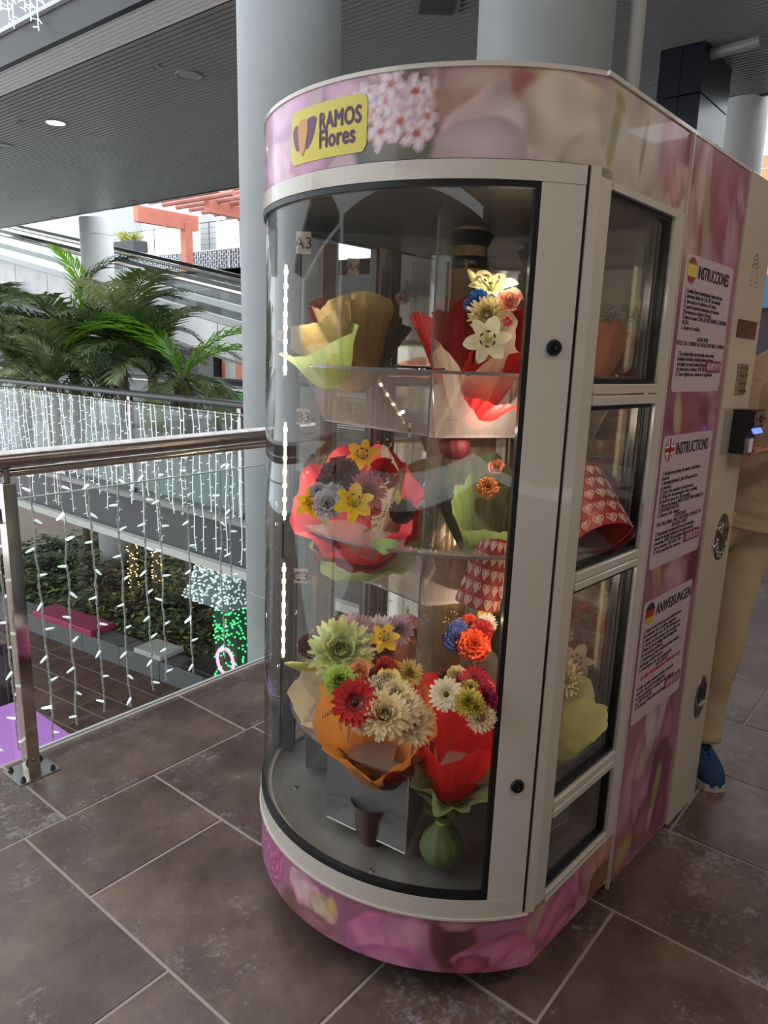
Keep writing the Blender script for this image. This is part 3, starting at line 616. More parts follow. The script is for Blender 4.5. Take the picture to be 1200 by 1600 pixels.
# painted prints: soft petals laid over one another, as on the vinyl
rs = np.random.RandomState(3)
def sst(a, b, x): t = np.clip((x - a) / (b - a), 0, 1); return t * t * (3 - 2 * t)
def paint(S, Z, base, blobs):
    C = np.tile(np.array(base, float), (len(S), 1)) * (1 + .05 * np.sin(S * 23 + Z * 9))[:, None]
    for (s, z, a, b, ang, c1, c2, soft, st) in blobs:
        x, y = S - s, Z - z; ca, sa = math.cos(ang), math.sin(ang); X, Y = x * ca + y * sa, -x * sa + y * ca
        th = np.arctan2(Y / b, X / a); d = np.sqrt((X / a) ** 2 + (Y / b) ** 2) * (1 + .07 * np.sin(3 * th + s * 50) + .04 * np.sin(7 * th + z * 31))
        soft = soft * .55; mk = 1 - sst(1 - soft, 1 + soft * .3, d); f = np.clip(d, 0, 1) ** 1.6
        cc = np.array(c1)[None] * (1 - f)[:, None] + np.array(c2)[None] * f[:, None]
        cc = cc * (1 + st * (.10 * np.sin(th * 2 + s * 40 + 5 * d) * d + .05 * np.sin(X / a * 9 + 2 * np.sin(Y / b * 2)) * d + .07 * sst(.8, .97, d)))[:, None]
        C = C * (1 - mk)[:, None] + cc * mk[:, None]
    return np.clip(C, 0, 255)
def print_mesh(name, pos, s0, s1, z0f, z1f, base, blobs, parent, ds=.004, label=None):
    nu = int((s1 - s0) / ds); nv = max(2, int((z1f((s0 + s1) / 2) - z0f((s0 + s1) / 2)) / ds)); P = []; S = []; Z = []
    for i in range(nu + 1):
        s = s0 + (s1 - s0) * i / nu
        for j in range(nv + 1):
            z = z0f(s) + (z1f(s) - z0f(s)) * j / nv; P.append(pos(s, z)); S.append(s); Z.append(z)
    m = MB(); m.v = P; m.f = [(i * (nv + 1) + j, (i + 1) * (nv + 1) + j, (i + 1) * (nv + 1) + j + 1, i * (nv + 1) + j + 1) for i in range(nu) for j in range(nv)]
    o = m.build(name, PRINT, parent, True, label=label); C = paint(np.array(S), np.array(Z), base, blobs) / 255
    L_ = np.where(C <= .04045, C / 12.92, ((C + .055) / 1.055) ** 2.4); A = np.ones((len(S), 4), np.float32); A[:, :3] = L_
    at_ = o.data.color_attributes.new('Col', 'FLOAT_COLOR', 'POINT'); at_.data.foreach_set('color', A.ravel()); return o
# wrap coordinate: s runs along the arc from its far end (0) to the near corner (AL) and on along the side
AL = 2 * TE * RC
def wrap_pos(off):
    def f(s, z):
        if s < AL:
            t = TE - s / RC; x, y = arc(t, RC + off); return (x, y, z)
        return (s - AL, -off, z)
    return f
SIDE = AL
pk, lil, crm, mau = (206, 150, 178), (222, 182, 208), (214, 200, 190), (168, 136, 130)
def cluster(s, z, n, r_):
    out = []; rr = random.Random(9)
    for k in range(n):
        a = k * 2.399; q = r_ * math.sqrt((k + .4) / n); cs, cz = s + q * 1.35 * cos(a), z + q * .8 * sin(a); g_ = rr.uniform(.85, 1.15)
        for j in range(5): th = j * 1.257 + rr.uniform(0, 6) * 0 + k; out.append((cs + .017 * g_ * cos(th), cz + .015 * g_ * sin(th), .019 * g_, .011 * g_, th, (236, 222, 226), (196, 160, 172), .22, 1))
        out.append((cs, cz, .010, .008, 0, (176, 70, 80), (214, 160, 160), .5, 0)); out.append((cs + .004, cz + .005, .004, .004, 0, (214, 150, 70), (206, 130, 70), .5, 0))
        if k % 3 == 0: out.append((cs + .02, cz + .02, .008, .004, k, (226, 216, 206), (200, 180, 170), .4, 0))
    return out
# logo spans theta 12 .. -12 deg: s = (61.9-12)..(61.9+12) deg * RC
sd = lambda deg: R(61.9 - deg) * RC
fas_b = [(sd(50), 1.93, .16, .12, 0, (196, 140, 172), (170, 108, 140), .5, 1), (sd(38), 1.90, .10, .08, .6, (226, 178, 206), (192, 132, 168), .25, 1), (sd(30), 1.96, .07, .07, 1, (216, 160, 190), (180, 110, 150), .25, 1),
         (sd(22), 1.88, .09, .05, -.4, (234, 196, 220), (196, 138, 178), .2, 1), (sd(14), 1.97, .10, .05, .3, (222, 174, 208), (180, 120, 164), .2, 1), (sd(4), 1.87, .08, .05, .2, (212, 150, 186), (168, 100, 140), .25, 1),
         (sd(-6), 1.97, .07, .05, 0, (214, 170, 196), (160, 110, 140), .3, 1), (sd(-14), 1.87, .06, .06, 0, (44, 40, 44), (70, 60, 62), .5, 0), (sd(-20), 1.90, .10, .10, 0, (120, 112, 96), (92, 90, 74), .6, 0)] + \
        cluster(sd(-19), 1.93, 11, .068) + \
        [(sd(-32), 1.93, .06, .09, .2, (188, 150, 140), (150, 116, 108), .6, 1), (sd(-36), 1.97, .08, .04, 0, (206, 178, 172), (170, 136, 132), .5, 0), (sd(-39), 1.89, .12, .075, .5, (224, 204, 204), (188, 160, 158), .22, 1), (sd(-37), 1.86, .09, .05, -.1, (212, 196, 200), (180, 156, 158), .3, 0),
         (sd(-48), 1.985, .07, .03, .1, (176, 164, 110), (168, 130, 116), .7, 0), (sd(-52), 1.95, .10, .05, -.2, (196, 184, 140), (184, 164, 146), .7, 0), (sd(-44), 1.965, .03, .03, 0, (170, 100, 108), (176, 128, 118), .7, 0),
         (sd(-56), 1.90, .13, .085, -.3, (220, 208, 194), (198, 184, 170), .3, 1), (sd(-60), 1.86, .09, .04, .3, (208, 196, 186), (186, 172, 162), .4, 1),
         (SIDE + .06, 1.92, .08, .10, .1, (206, 196, 180), (188, 174, 160), .5, 0), (SIDE + .035, 1.90, .022, .075, -.25, (150, 148, 92), (186, 174, 146), .7, 0), (SIDE + .05, 1.96, .03, .02, -.5, (160, 152, 90), (186, 172, 140), .7, 0),
         (SIDE + .19, 1.92, .11, .12, 0, (204, 190, 180), (186, 168, 160), .4, 1), (SIDE + .17, 1.91, .012, .07, -.15, (150, 128, 112), (186, 170, 158), .8, 0), (SIDE + .31, 1.93, .07, .09, -.2, (196, 142, 146), (172, 118, 124), .5, 1), (SIDE + .36, 1.88, .05, .06, .3, (214, 170, 168), (186, 128, 136), .4, 1), (SIDE + .39, 1.96, .04, .05, 0, (150, 84, 100), (170, 110, 120), .6, 0)]
shell = MB(); outer = arcpts(TE, -TE, RC - .004) + [(.413, .004), (.413, WID - .004)]
print_mesh('fascia_print', wrap_pos(0), 0, AL, lambda s: 1.838, lambda s: 1.995, (196, 160, 170), fas_b, mach, label='curved fascia with pink and white blossom print')
print_mesh('fascia_print_side', wrap_pos(0), AL, AL + .413, lambda s: 1.822, lambda s: 1.995, (200, 180, 172), fas_b, mach, label='straight fascia with pale petal print')
print_mesh('fascia_print_side', lambda s, z: (s - AL, WID, z), AL, AL + .413, lambda s: 1.822, lambda s: 1.995, (200, 180, 172), fas_b, mach, .02)
sk = [(sd(52), .15, .12, .09, 0, (150, 60, 110), (110, 40, 80), .5, 1)]
for k in range(26):
    a = k * 2.399; q = .012 + .0028 * k
    sk.insert(1, (sd(22) + q * cos(a) * 1.1, .16 + q * sin(a) * .95, .030 + .0009 * k, .013, a + 1.3, (214, 120, 176), (150, 52, 110), .25, 1))
sk += [(sd(8), .09, .05, .05, 0, (120, 90, 66), (150, 84, 110), .5, 0), (sd(2), .165, .062, .05, -.2, (232, 190, 196), (206, 150, 168), .14, 1), (sd(-5), .15, .05, .045, .4, (226, 200, 180), (190, 140, 130), .3, 1), (sd(-8), .17, .02, .03, 0, (216, 190, 110), (206, 160, 130), .7, 0), (sd(-2), .10, .07, .03, .1, (176, 120, 120), (140, 80, 96), .5, 0),
       (sd(-22), .13, .085, .075, .1, (226, 150, 186), (196, 106, 156), .12, 1), (sd(-30), .17, .07, .06, -.3, (230, 162, 190), (196, 116, 160), .14, 1), (sd(-26), .09, .09, .04, .1, (218, 140, 178), (188, 96, 150), .2, 1),
       (sd(-41), .16, .06, .08, 0, (96, 56, 60), (130, 70, 80), .5, 0), (sd(-42), .21, .05, .02, 0, (206, 150, 150), (170, 110, 120), .5, 0), (sd(-52), .13, .10, .045, .25, (222, 138, 170), (176, 84, 124), .16, 1), (sd(-46), .10, .05, .03, .3, (190, 96, 130), (140, 60, 90), .3, 1), (sd(-60), .11, .08, .035, .45, (228, 146, 178), (190, 92, 140), .14, 1),
       (SIDE + .04, .19, .06, .05, .5, (206, 176, 160), (186, 140, 130), .4, 0), (SIDE + .10, .16, .10, .05, .55, (226, 140, 176), (188, 84, 132), .14, 1), (SIDE + .14, .10, .10, .03, .3, (220, 130, 168), (170, 70, 112), .2, 1), (SIDE + .22, .19, .05, .07, .5, (222, 130, 168), (190, 90, 140), .16, 1), (SIDE + .30, .17, .07, .09, .2, (206, 150, 146), (160, 100, 100), .3, 1), (SIDE + .36, .11, .08, .05, .5, (140, 96, 70), (110, 70, 60), .4, 0), (SIDE + .37, .20, .05, .06, .1, (214, 158, 156), (176, 112, 120), .3, 1)]
zsk = lambda s: .08 if s < AL else .08 - .02 * (s - AL)
print_mesh('skirt_print', wrap_pos(0), 0, AL, zsk, lambda s: .232, (176, 110, 140), sk, mach, label='curved skirt with pink peony print')
print_mesh('skirt_print_side', wrap_pos(0), AL, AL + .413, zsk, lambda s: .232, (188, 140, 140), sk, mach)
print_mesh('skirt_print_side', lambda s, z: (s - AL, WID, z), AL, AL + .413, zsk, lambda s: .232, (188, 140, 140), sk, mach, .02)
# tall printed panel on the side
tp = []
for (u, z, a, b, an, c1, c2, so, st) in ((.62, 1.88, .22, .16, 0, (172, 106, 118), (150, 88, 100), .6, 0), (.50, 1.90, .05, .13, -.2, (214, 184, 178), (186, 140, 142), .3, 1), (.47, 1.75, .05, .14, .12, (206, 176, 164), (176, 134, 134), .35, 1), (.56, 1.80, .022, .14, .2, (168, 158, 110), (190, 160, 140), .6, 0), (.66, 1.90, .08, .07, .3, (190, 122, 132), (164, 92, 108), .4, 1), (.75, 1.80, .06, .12, 0, (204, 160, 174), (170, 112, 134), .3, 1), (.78, 1.92, .04, .06, .4, (196, 150, 166), (158, 96, 120), .3, 1),
                                         (.62, 1.62, .12, .18, .2, (196, 170, 170), (174, 130, 138), .4, 1), (.50, 1.56, .06, .12, -.2, (186, 140, 148), (150, 96, 112), .4, 1), (.72, 1.52, .09, .16, .1, (206, 178, 180), (176, 130, 142), .4, 1), (.62, 1.36, .20, .06, 0, (166, 92, 116), (140, 66, 92), .6, 1), (.52, 1.36, .03, .07, .3, (200, 190, 150), (178, 130, 130), .5, 0), (.70, 1.37, .04, .05, .5, (120, 70, 84), (150, 84, 104), .6, 0), (.78, 1.34, .04, .06, 0, (206, 150, 160), (166, 100, 122), .4, 1),
                                         (.60, 1.14, .16, .16, .1, (168, 110, 134), (136, 70, 96), .5, 1), (.50, .97, .05, .12, .3, (190, 150, 120), (150, 90, 100), .5, 1), (.64, .92, .10, .06, 0, (206, 170, 176), (170, 120, 134), .4, 1), (.78, .92, .05, .10, 0, (110, 34, 64), (130, 50, 80), .6, 1), (.72, 1.0, .06, .05, .4, (130, 60, 86), (150, 80, 104), .5, 0),
                                         (.56, .70, .10, .15, .2, (156, 140, 132), (130, 104, 104), .5, 1), (.70, .62, .10, .20, -.1, (166, 120, 134), (120, 60, 84), .5, 1), (.60, .47, .05, .10, .1, (214, 200, 198), (176, 146, 150), .3, 1), (.68, .50, .05, .09, -.3, (206, 186, 190), (168, 130, 140), .3, 1), (.74, .42, .05, .10, .1, (186, 120, 146), (140, 60, 96), .4, 1),
                                         (.50, .33, .08, .16, -.3, (206, 160, 168), (160, 96, 116), .3, 1), (.60, .24, .09, .16, .3, (196, 140, 158), (150, 84, 108), .3, 1), (.56, .37, .05, .06, .2, (200, 176, 160), (168, 120, 120), .4, 1), (.72, .26, .09, .14, 0, (126, 40, 80), (100, 28, 60), .4, 1), (.64, .15, .10, .09, .3, (170, 110, 110), (120, 60, 80), .4, 1), (.76, .14, .06, .10, 0, (156, 70, 110), (110, 34, 72), .4, 1),
                                         (.695, .20, .022, .10, -.22, (214, 206, 176), (176, 150, 120), .3, 0), (.705, .245, .026, .08, -.22, (160, 168, 70), (128, 132, 50), .25, 0), (.50, .12, .07, .05, .5, (190, 170, 90), (150, 110, 90), .5, 0)):
    tp.append((u, z, a, b, an, c1, c2, so, st))
print_mesh('side_panel_print', lambda s, z: (s, -.002, z), .416, .832, lambda s: .055 - .02 * (s - .4), lambda s: 1.995, (160, 104, 120), tp, mach, .005, 'tall side panel with pink flower print')
print_mesh('side_panel_print', lambda s, z: (s, WID + .002, z), .416, .832, lambda s: .055, lambda s: 1.995, (160, 104, 120), tp, mach, .03)
for u in (.4135, .833): MB().box((u, -.003, 1.02), (.006, .010, 1.94)).build('panel_seam_strip', WHITE, mach)
# body behind the glazed front, roof, base
MB().box((.745, WID / 2, 1.02), (.655, WID - .012, 1.93)).build('rear_body', BEIGE, mach)
MB().cbox((.953, -.001, 1.02), (.236, .016, 1.955), .003).build('control_panel', BEIGE, mach, label='glossy beige control panel')
MB().box((1.066, WID / 2, 1.02), (.012, WID, 1.955)).build('back_panel', BEIGE, mach)
roof = arcpts(TE, -TE, RC - .002) + [(1.07, .002), (1.07, WID - .002)]
MB().prism(roof, 1.985, 1.993).build('roof', WHITE, mach)
rim = MB(); ro_, ri_ = arcpts(TE, -TE, RC + .003), arcpts(TE, -TE, RC - .006)
for A, B, A2, B2 in zip(ro_[:-1], ro_[1:], ri_[:-1], ri_[1:]): rim.prism([A, B, B2, A2], 1.991, 1.999)
rim.box((.53, .0, 1.995), (1.08, .008, .008)); rim.build('roof_rim', WHITE, mach)
inn = arcpts(TE, -TE, RC - .02) + [(.40, .02), (.40, WID - .02)]
MB().prism(inn, .205, .262).build('interior_floor', mat('interior_floor_steel', rgb(150, 146, 144), .3, .5, noise=(5, .25)), mach)
MB().prism(inn, 1.80, 1.83).build('interior_ceiling', mat('interior_ceiling', rgb(40, 36, 34), .6, .2), mach)
MB().prism([(x * .80 + .14, (y - CV) * .78 + CV) for x, y in roof], .0, .08).build('plinth', mat('plinth', rgb(22, 20, 20), .7), mach)
for sx, sy in ((.06, .12), (.06, .8), (.98, .12), (.98, .8)): MB().lathe([(.03, 0), (.03, .02), (.02, .02), (.02, .06)], 12, (sx, sy, 0)).build('foot', BLACK, mach)
MB().box((.405, WID / 2, 1.03), (.012, WID - .03, 1.55)).build('back_wall', mat('mirror_back', rgb(186, 172, 160), .035, .95), mach)
# curved frame bands
def band(name, z0, z1, r0, r1, m_, t0=TE, t1=-TE, n=48):
    a, b = arcpts(t0, t1, r1, n), arcpts(t0, t1, r0, n); g_ = MB(); vs = []
    for (x, y), (x2, y2) in zip(a, b): vs += [(x, y, z0), (x, y, z1), (x2, y2, z1), (x2, y2, z0)]
    fs = [(4 * i + k, 4 * (i + 1) + k, 4 * (i + 1) + (k + 1) % 4, 4 * i + (k + 1) % 4) for i in range(n) for k in range(4)] + [(0, 1, 2, 3), (4 * n + 3, 4 * n + 2, 4 * n + 1, 4 * n)]
    return g_.add(vs, fs).build(name, m_, mach)
band('door_frame_top', 1.802, 1.836, .50, .531, WHITE, R(60), R(-58.4))
band('door_frame_bottom', .226, .276, .50, .531, WHITE, R(60), R(-58.4))
band('sill_bead', .224, .229, .50, .534, WHITE, R(60), R(-60))
band('door_jamb', .2765, 1.8015, .495, .530, WHITE, R(-48.9), R(-58.4), 8)
band('far_jamb', .2765, 1.8015, .505, .530, DSTEEL, R(61), R(58.6), 8)
band('gasket', 1.790, 1.8018, .512, .529, BLACK, R(58.6), R(-48.9)); band('gasket', .2765, .290, .512, .529, BLACK, R(58.6), R(-48.9))
band('gasket', .29, 1.79, .512, .5295, BLACK, R(-47.7), R(-48.9), 3)
band('door_gap', .226, 1.836, .50, .524, BLACK, R(-58.4), R(-59.4), 2)
band('corner_post', .226, 1.838, .48, .5275, WHITE, R(-59.4), R(-61.9), 3)
MB().prism([(-.001, 0), (.047, 0), (.047, .03), (.02, .05), (.0, .03)], .226, 1.838).build('corner_post', WHITE, mach)
MB().prism([(-.001, WID), (.047, WID), (.047, WID - .03), (.02, WID - .05), (.0, WID - .03)], .226, 1.838).build('far_corner_post', DSTEEL, mach)
gm = MB(); tr_ = arcpts(R(58.6), R(-48), .522, 60); gv = []
for x, y in tr_: gv += [(x, y, .28), (x, y, 1.80)]
gm.add(gv, [(2 * i, 2 * i + 2, 2 * i + 3, 2 * i + 1) for i in range(60)]); gm.build('curved_glass', GLASS, mach, True, label='large curved glass front')
gm = MB(); tr_ = arcpts(R(58.6), R(-48), .517, 60); gv = []
for x, y in tr_: gv += [(x, y, .28), (x, y, 1.80)]
gm.add(gv, [(2 * i, 2 * i + 2, 2 * i + 3, 2 * i + 1) for i in range(60)]); gm.build('curved_glass_inner_face', glass('inner_face', (1, 1, 1, 1), .35), mach, True)
for z in (1.504, .562):
    x, y = arc(R(-54.2), .531); n_ = Vector((-cos(R(-54.2)), sin(R(-54.2)), 0)); b0 = Vector((x, y, z))
    lk = MB().cyl(b0, b0 + n_ * .006, .016, .014, 24).build('lock', BLACK, mach, label='round black door lock'); MB().cyl(b0 + n_ * .006, b0 + n_ * .009, .008, .007, 18).build('key_barrel', BLACKG, lk); MB().box(b0 + n_ * .0095, (.002, .002, .008)).build('keyhole', DSTEEL, lk)
# side windows (near and far side)
def window(v, s_, near):
    y = v; th_ = .022
    def fr(z0, z1, name, kind):
        f_ = MB(); b = .010
        f_.box((.206, y + s_ * th_ / 2, z1 - b / 2), (.318, th_, b)); f_.box((.206, y + s_ * th_ / 2, z0 + b / 2), (.318, th_, b)); f_.box((.206 - .154, y + s_ * th_ / 2, (z0 + z1) / 2), (b, th_, z1 - z0 - 2 * b)); f_.box((.206 + .154, y + s_ * th_ / 2, (z0 + z1) / 2), (b, th_, z1 - z0 - 2 * b))
        o = f_.build(name, BLACK, mach)
        MB().box((.206, y + s_ * .012, (z0 + z1) / 2), (.300, .005, z1 - z0 - .018)).build('pane', PANE, o)
        MB().box((.348, y + s_ * .03, (z0 + z1) / 2), (.012, .016, z1 - z0 - .02)).build('drive_chain', DSTEEL, o)
        hg = MB()
        for k in range(int((z1 - z0) / .012)): hg.box((.357, y + s_ * .022, z0 + .012 + k * .012), (.006, .008, .006))
        hg.build('toothed_rack', STEEL, o, kind='stuff')
    fr(1.437, 1.805, 'hatch_top', 1); fr(1.037, 1.392, 'hatch_middle', 1); fr(.492, .996, 'hatch_lower', 1); fr(.252, .448, 'fixed_window', 1)
    for z0, z1 in ((1.8055, 1.822), (1.4165, 1.4365), (1.3925, 1.4125), (1.017, 1.0365), (.9965, 1.013), (.470, .4915), (.4485, .466), (.235, .2515), (.2265, .2345)):
        MB().cbox((.206, y + s_ * .010 - s_ * .006, (z0 + z1) / 2), (.320, .026, z1 - z0), .003).build('cross_rail', WHITE, mach)
    MB().cbox((.387, y + s_ * .006, 1.025), (.046, .030, 1.594), .003).build('frame_stile', WHITE, mach)
window(.004, 1, True); window(WID - .004, -1, False)
# carousel: pole, three disc shelves with dividers, trays
PU, PV, CR = .235, .465, .44
car = MB().lathe([(.045, .262), (.045, 1.80)], 36, (PU, PV, 0)).build('carousel_pole', BRASSY, mach, True)
MB().lathe([(.03, 1.80), (.06, 1.785), (.035, 1.735), (.046, 1.73), (.046, 1.70), (.04, 1.70)], 28, (PU, PV, 0), cap=False).build('pole_collar', BLACK, car, True)
for k in range(4): MB().cyl((PU + .054 * cos(k * 1.57 + .5), PV + .054 * sin(k * 1.57 + .5), .27), (PU + .054 * cos(k * 1.57 + .5), PV + .054 * sin(k * 1.57 + .5), 1.72), .004, n=8).build('tie_rod', BRASSY, car, True)
DIV = [R(-27.5 + 72 * k) for k in range(5)]
def pc(t, r, z): return Vector((PU - r * cos(t), PV + r * sin(t), z))
for z in (1.445, 1.055, .52):
    s_ = MB(); n = 72; vs = []
    for i in range(n):
        t = 2 * pi * i / n; rel = ((t - DIV[0]) % R(72)) / R(72); hole = .30 if .12 < rel < .88 else .40
        for r_, zz in ((CR, z), (CR, z + .006), (min(hole, CR), z + .006), (min(hole, CR), z)): p = pc(t, r_, zz); vs.append(p)
    s_.add(vs, [(4 * i + k, 4 * ((i + 1) % n) + k, 4 * ((i + 1) % n) + (k + 1) % 4, 4 * i + (k + 1) % 4) for i in range(n) for k in range(4)])
    sh = s_.build('shelf_ring', ACR, mach)
    e_ = MB(); vs = []
    for i in range(n):
        t = 2 * pi * i / n; vs += [pc(t, CR + .0008, z), pc(t, CR + .0008, z + .006)]
    e_.add(vs, [(2 * i, (2 * i + 2) % (2 * n), (2 * i + 3) % (2 * n), 2 * i + 1) for i in range(n)]).build('shelf_edge', ACRE, sh, True)
    for t in DIV:
        for dd in (-.05, .06): p = pc(t + dd, CR - .03, z + .006); MB().lathe([(.008, 0), (.008, .003), (.004, .005), (.001, .005)], 12, p).build('screw', CHROME, sh)
    if z > .6:                                     # pentagon tray under each shelf holds the vases
        zt_ = z - .14; pl = [pc(t, .36, 0) for t in DIV]; ph_ = MB().prism([(p.x, p.y) for p in reversed(pl)], zt_, zt_ + .005).build('tray', ACR, sh)
        tw_ = MB(); te_ = MB()
        for k in range(5):
            a_, b_ = pc(DIV[k], .425, z), pc(DIV[(k + 1) % 5], .425, z); c_, d2_ = pc(DIV[(k + 1) % 5], .36, zt_), pc(DIV[k], .36, zt_); tw_.add([a_, b_, c_, d2_], [(0, 1, 2, 3)]); te_.cyl(d2_, c_, .0018, n=5); te_.cyl(a_, d2_, .0015, n=5)
        tw_.build('tray_side', ACR, ph_); te_.build('tray_edge', ACRE, ph_)
    else:
        for k in range(5):
            t0, t1 = DIV[k], DIV[k] + R(72); a0, a1 = t0 + .03, t1 - R(34)
            pts = [pc(a0, .395, 0), pc(a1, .395, 0), pc(a1 + .1, .13, 0), pc(a0 + .05, .12, 0)]
            bx = MB()
            for i in range(4):
                A, B = pts[i], pts[(i + 1) % 4]; d_ = (B - A).normalized(); n_ = Vector((-d_.y, d_.x, 0)) * .002
                bx.add([A - n_ + Vector((0, 0, .285)), B - n_ + Vector((0, 0, .285)), B + n_ + Vector((0, 0, .285)), A + n_ + Vector((0, 0, .285)), A - n_ + Vector((0, 0, .52)), B - n_ + Vector((0, 0, .52)), B + n_ + Vector((0, 0, .52)), A + n_ + Vector((0, 0, .52))], [(0, 1, 2, 3), (4, 7, 6, 5), (0, 4, 5, 1), (1, 5, 6, 2), (2, 6, 7, 3), (3, 7, 4, 0)])
            o = bx.build('water_box', WBOX, sh)
            e_ = MB()
            for p in pts: e_.cyl((p.x, p.y, .285), (p.x, p.y, .52), .0022, n=6)
            for i in range(4): A, B = pts[i], pts[(i + 1) % 4]; e_.cyl((A.x, A.y, .286), (B.x, B.y, .286), .0022, n=6)
            e_.build('box_edges', CHROME, o)
for t in DIV:
    for z0, z1 in ((.53, 1.03), (1.065, 1.42), (1.455, 1.775)):
        A, B = pc(t, .06, 0), pc(t, CR - .005, 0); d_ = (B - A); L_ = d_.length; d_.normalize(); n_ = Vector((-d_.y, d_.x, 0)) * .002; pr = []
        rr_ = .03
        for (x, y, c0) in ((0, z0, None), (L_ - rr_, z0 + rr_, -pi / 2), (L_ - rr_, z1 - rr_, 0), (0, z1, None)):
            if c0 is None: pr.append((x, y))
            else: pr += [(x + rr_ * cos(c0 + k * pi / 12), y + rr_ * sin(c0 + k * pi / 12)) for k in range(7)]
        vs = [A + d_ * x + n_ * s + Vector((0, 0, y)) for s in (-1, 1) for x, y in pr]; n = len(pr)
        o = MB().add(vs, [tuple(range(n)), tuple(range(2 * n - 1, n - 1, -1))]).build('divider', ACRD, mach)
        MB().add(vs, [(i, i + 1, n + i + 1, n + i) for i in range(1, n - 2)]).build('divider_edge', ACRE, o)
# paper labels
def card(px_, py_, d, w_, h_, s, yaw=None, size=.02):
    p = MROT.inverted() @ at(px_, py_, d=d); a = YAW * -1 + .05 if yaw is None else yaw
    o = MB().box((0, 0, 0), (w_, .002, h_)).build('label_card', CARD, mach, M=Matrix.Translation(p) @ Matrix.Rotation(a, 4, 'Z'))
    text(s, size * 1.25, o, (0, -.002, -size * .45), REDINK, 'lettering', bold=0, align='CENTER')
card(474, 379, 1.72, .033, .046, 'A3', size=.028); card(552, 417, 2.2, .034, .046, 'A4', size=.026); card(474, 651, 1.72, .033, .036, 'B3', size=.026); card(551, 638, 2.2, .032, .036, 'B4', size=.026); card(470, 900, 1.72, .033, .036, 'C3', size=.026)
for z, s in ((1.70, 'A2'), (1.32, 'B2'), (.93, 'C2')): 
    o = MB().box((.072, .028, z), (.034, .002, .05)).build('label_card', CARD, mach); text(s, .036, o, (.054, .026, z - .012), INK)
card(640, 672, 1.55, .006, .03, 'B', size=.01); card(637, 955, 1.55, .006, .03, 'C', size=.01)
# led strips in the glass door's far edge
LED = mat('led_strip_warm', rgb(255, 240, 200), .3, emit=(1, .82, .50, 1), es=2.6); LEDH = mat('led_dot_warm', rgb(255, 250, 230), .3, emit=(1, .86, .60, 1), es=26)
def fill_light(u, v, z, p, sz=.015):
    l = bpy.data.lights.new('machine_fill_light', 'POINT'); l.energy = p; l.color = (1, .84, .62); l.shadow_soft_size = sz; o = bpy.data.objects.new('machine_fill_light', l); col.objects.link(o); o.parent = mach; o.location = (u, v, z)  # point light added to brighten the interior, not a fitting
def led(px_, py0, py1, d, lb):
    a, b = at(px_, py0, d=d), at(px_ - (4 if py1 > 900 else 1), py1, d=d); a, b = MROT.inverted() @ a, MROT.inverted() @ b; b.x, b.y = a.x, a.y
    o = MB().cyl(a, b, .0030, n=8).build('led_strip', LED, mach, label=lb); n = max(2, int(abs(a.z - b.z) / .031)); dd = MB()
    for k in range(n): c = a.lerp(b, (k + .5) / n); dd.cyl(c - Vector((0, 0, .005)), c + Vector((0, 0, .005)), .0044, n=8)
    dd.build('led_dots', LEDH, o)
    q = (a + b) / 2; fill_light(a.x - .008, a.y - .006, q.z, 1.0, .004); MB().box((a.x + .012, a.y + .010, q.z), (.016, .012, abs(a.z - b.z) + .02)).build('led_housing', BLACK, o)  # added point light boosts the glow of the strip
led(447, 414, 586, 1.80, 'upper warm led strip'); led(446, 660, 812, 1.80, 'middle warm led strip'); led(444, 880, 1026, 1.80, 'lower warm led strip')
for z0, z1 in ((.56, .98), (1.08, 1.38), (1.47, 1.74)):
    for u, v in ((.38, .06), (.388, .90)):
        MB().cyl((u, v, z0), (u, v, z1), .004, n=8).build('strip_channel', STEEL, mach)
for z in (.90, 1.33, 1.66): fill_light(-.02, .17, z, .55 if z > 1.5 else 1.2, .004)  # extra fill hidden behind the jamb, no fitting there
x_, y_ = arc(R(-52), .485)
for z0, z1 in ((.56, .98), (1.08, 1.38), (1.47, 1.74)): MB().cyl((x_, y_, z0), (x_, y_, z1), .005, n=8).build('led_strip', LED, mach, label='warm led strip behind the door jamb')
MB().box((.135, .885, 1.03), (.05, .02, 1.5)).build('wooden_post', mat('tan_post', rgb(140, 106, 84), .5, noise=(4, .15)), mach)
for sx, sy, z in ((-.20, .33, .262), (-.10, .72, .262)): MB().lathe([(.006, 0), (.006, .003), (.001, .004)], 12, (sx, sy, z)).build('floor_screw', CHROME, mach)
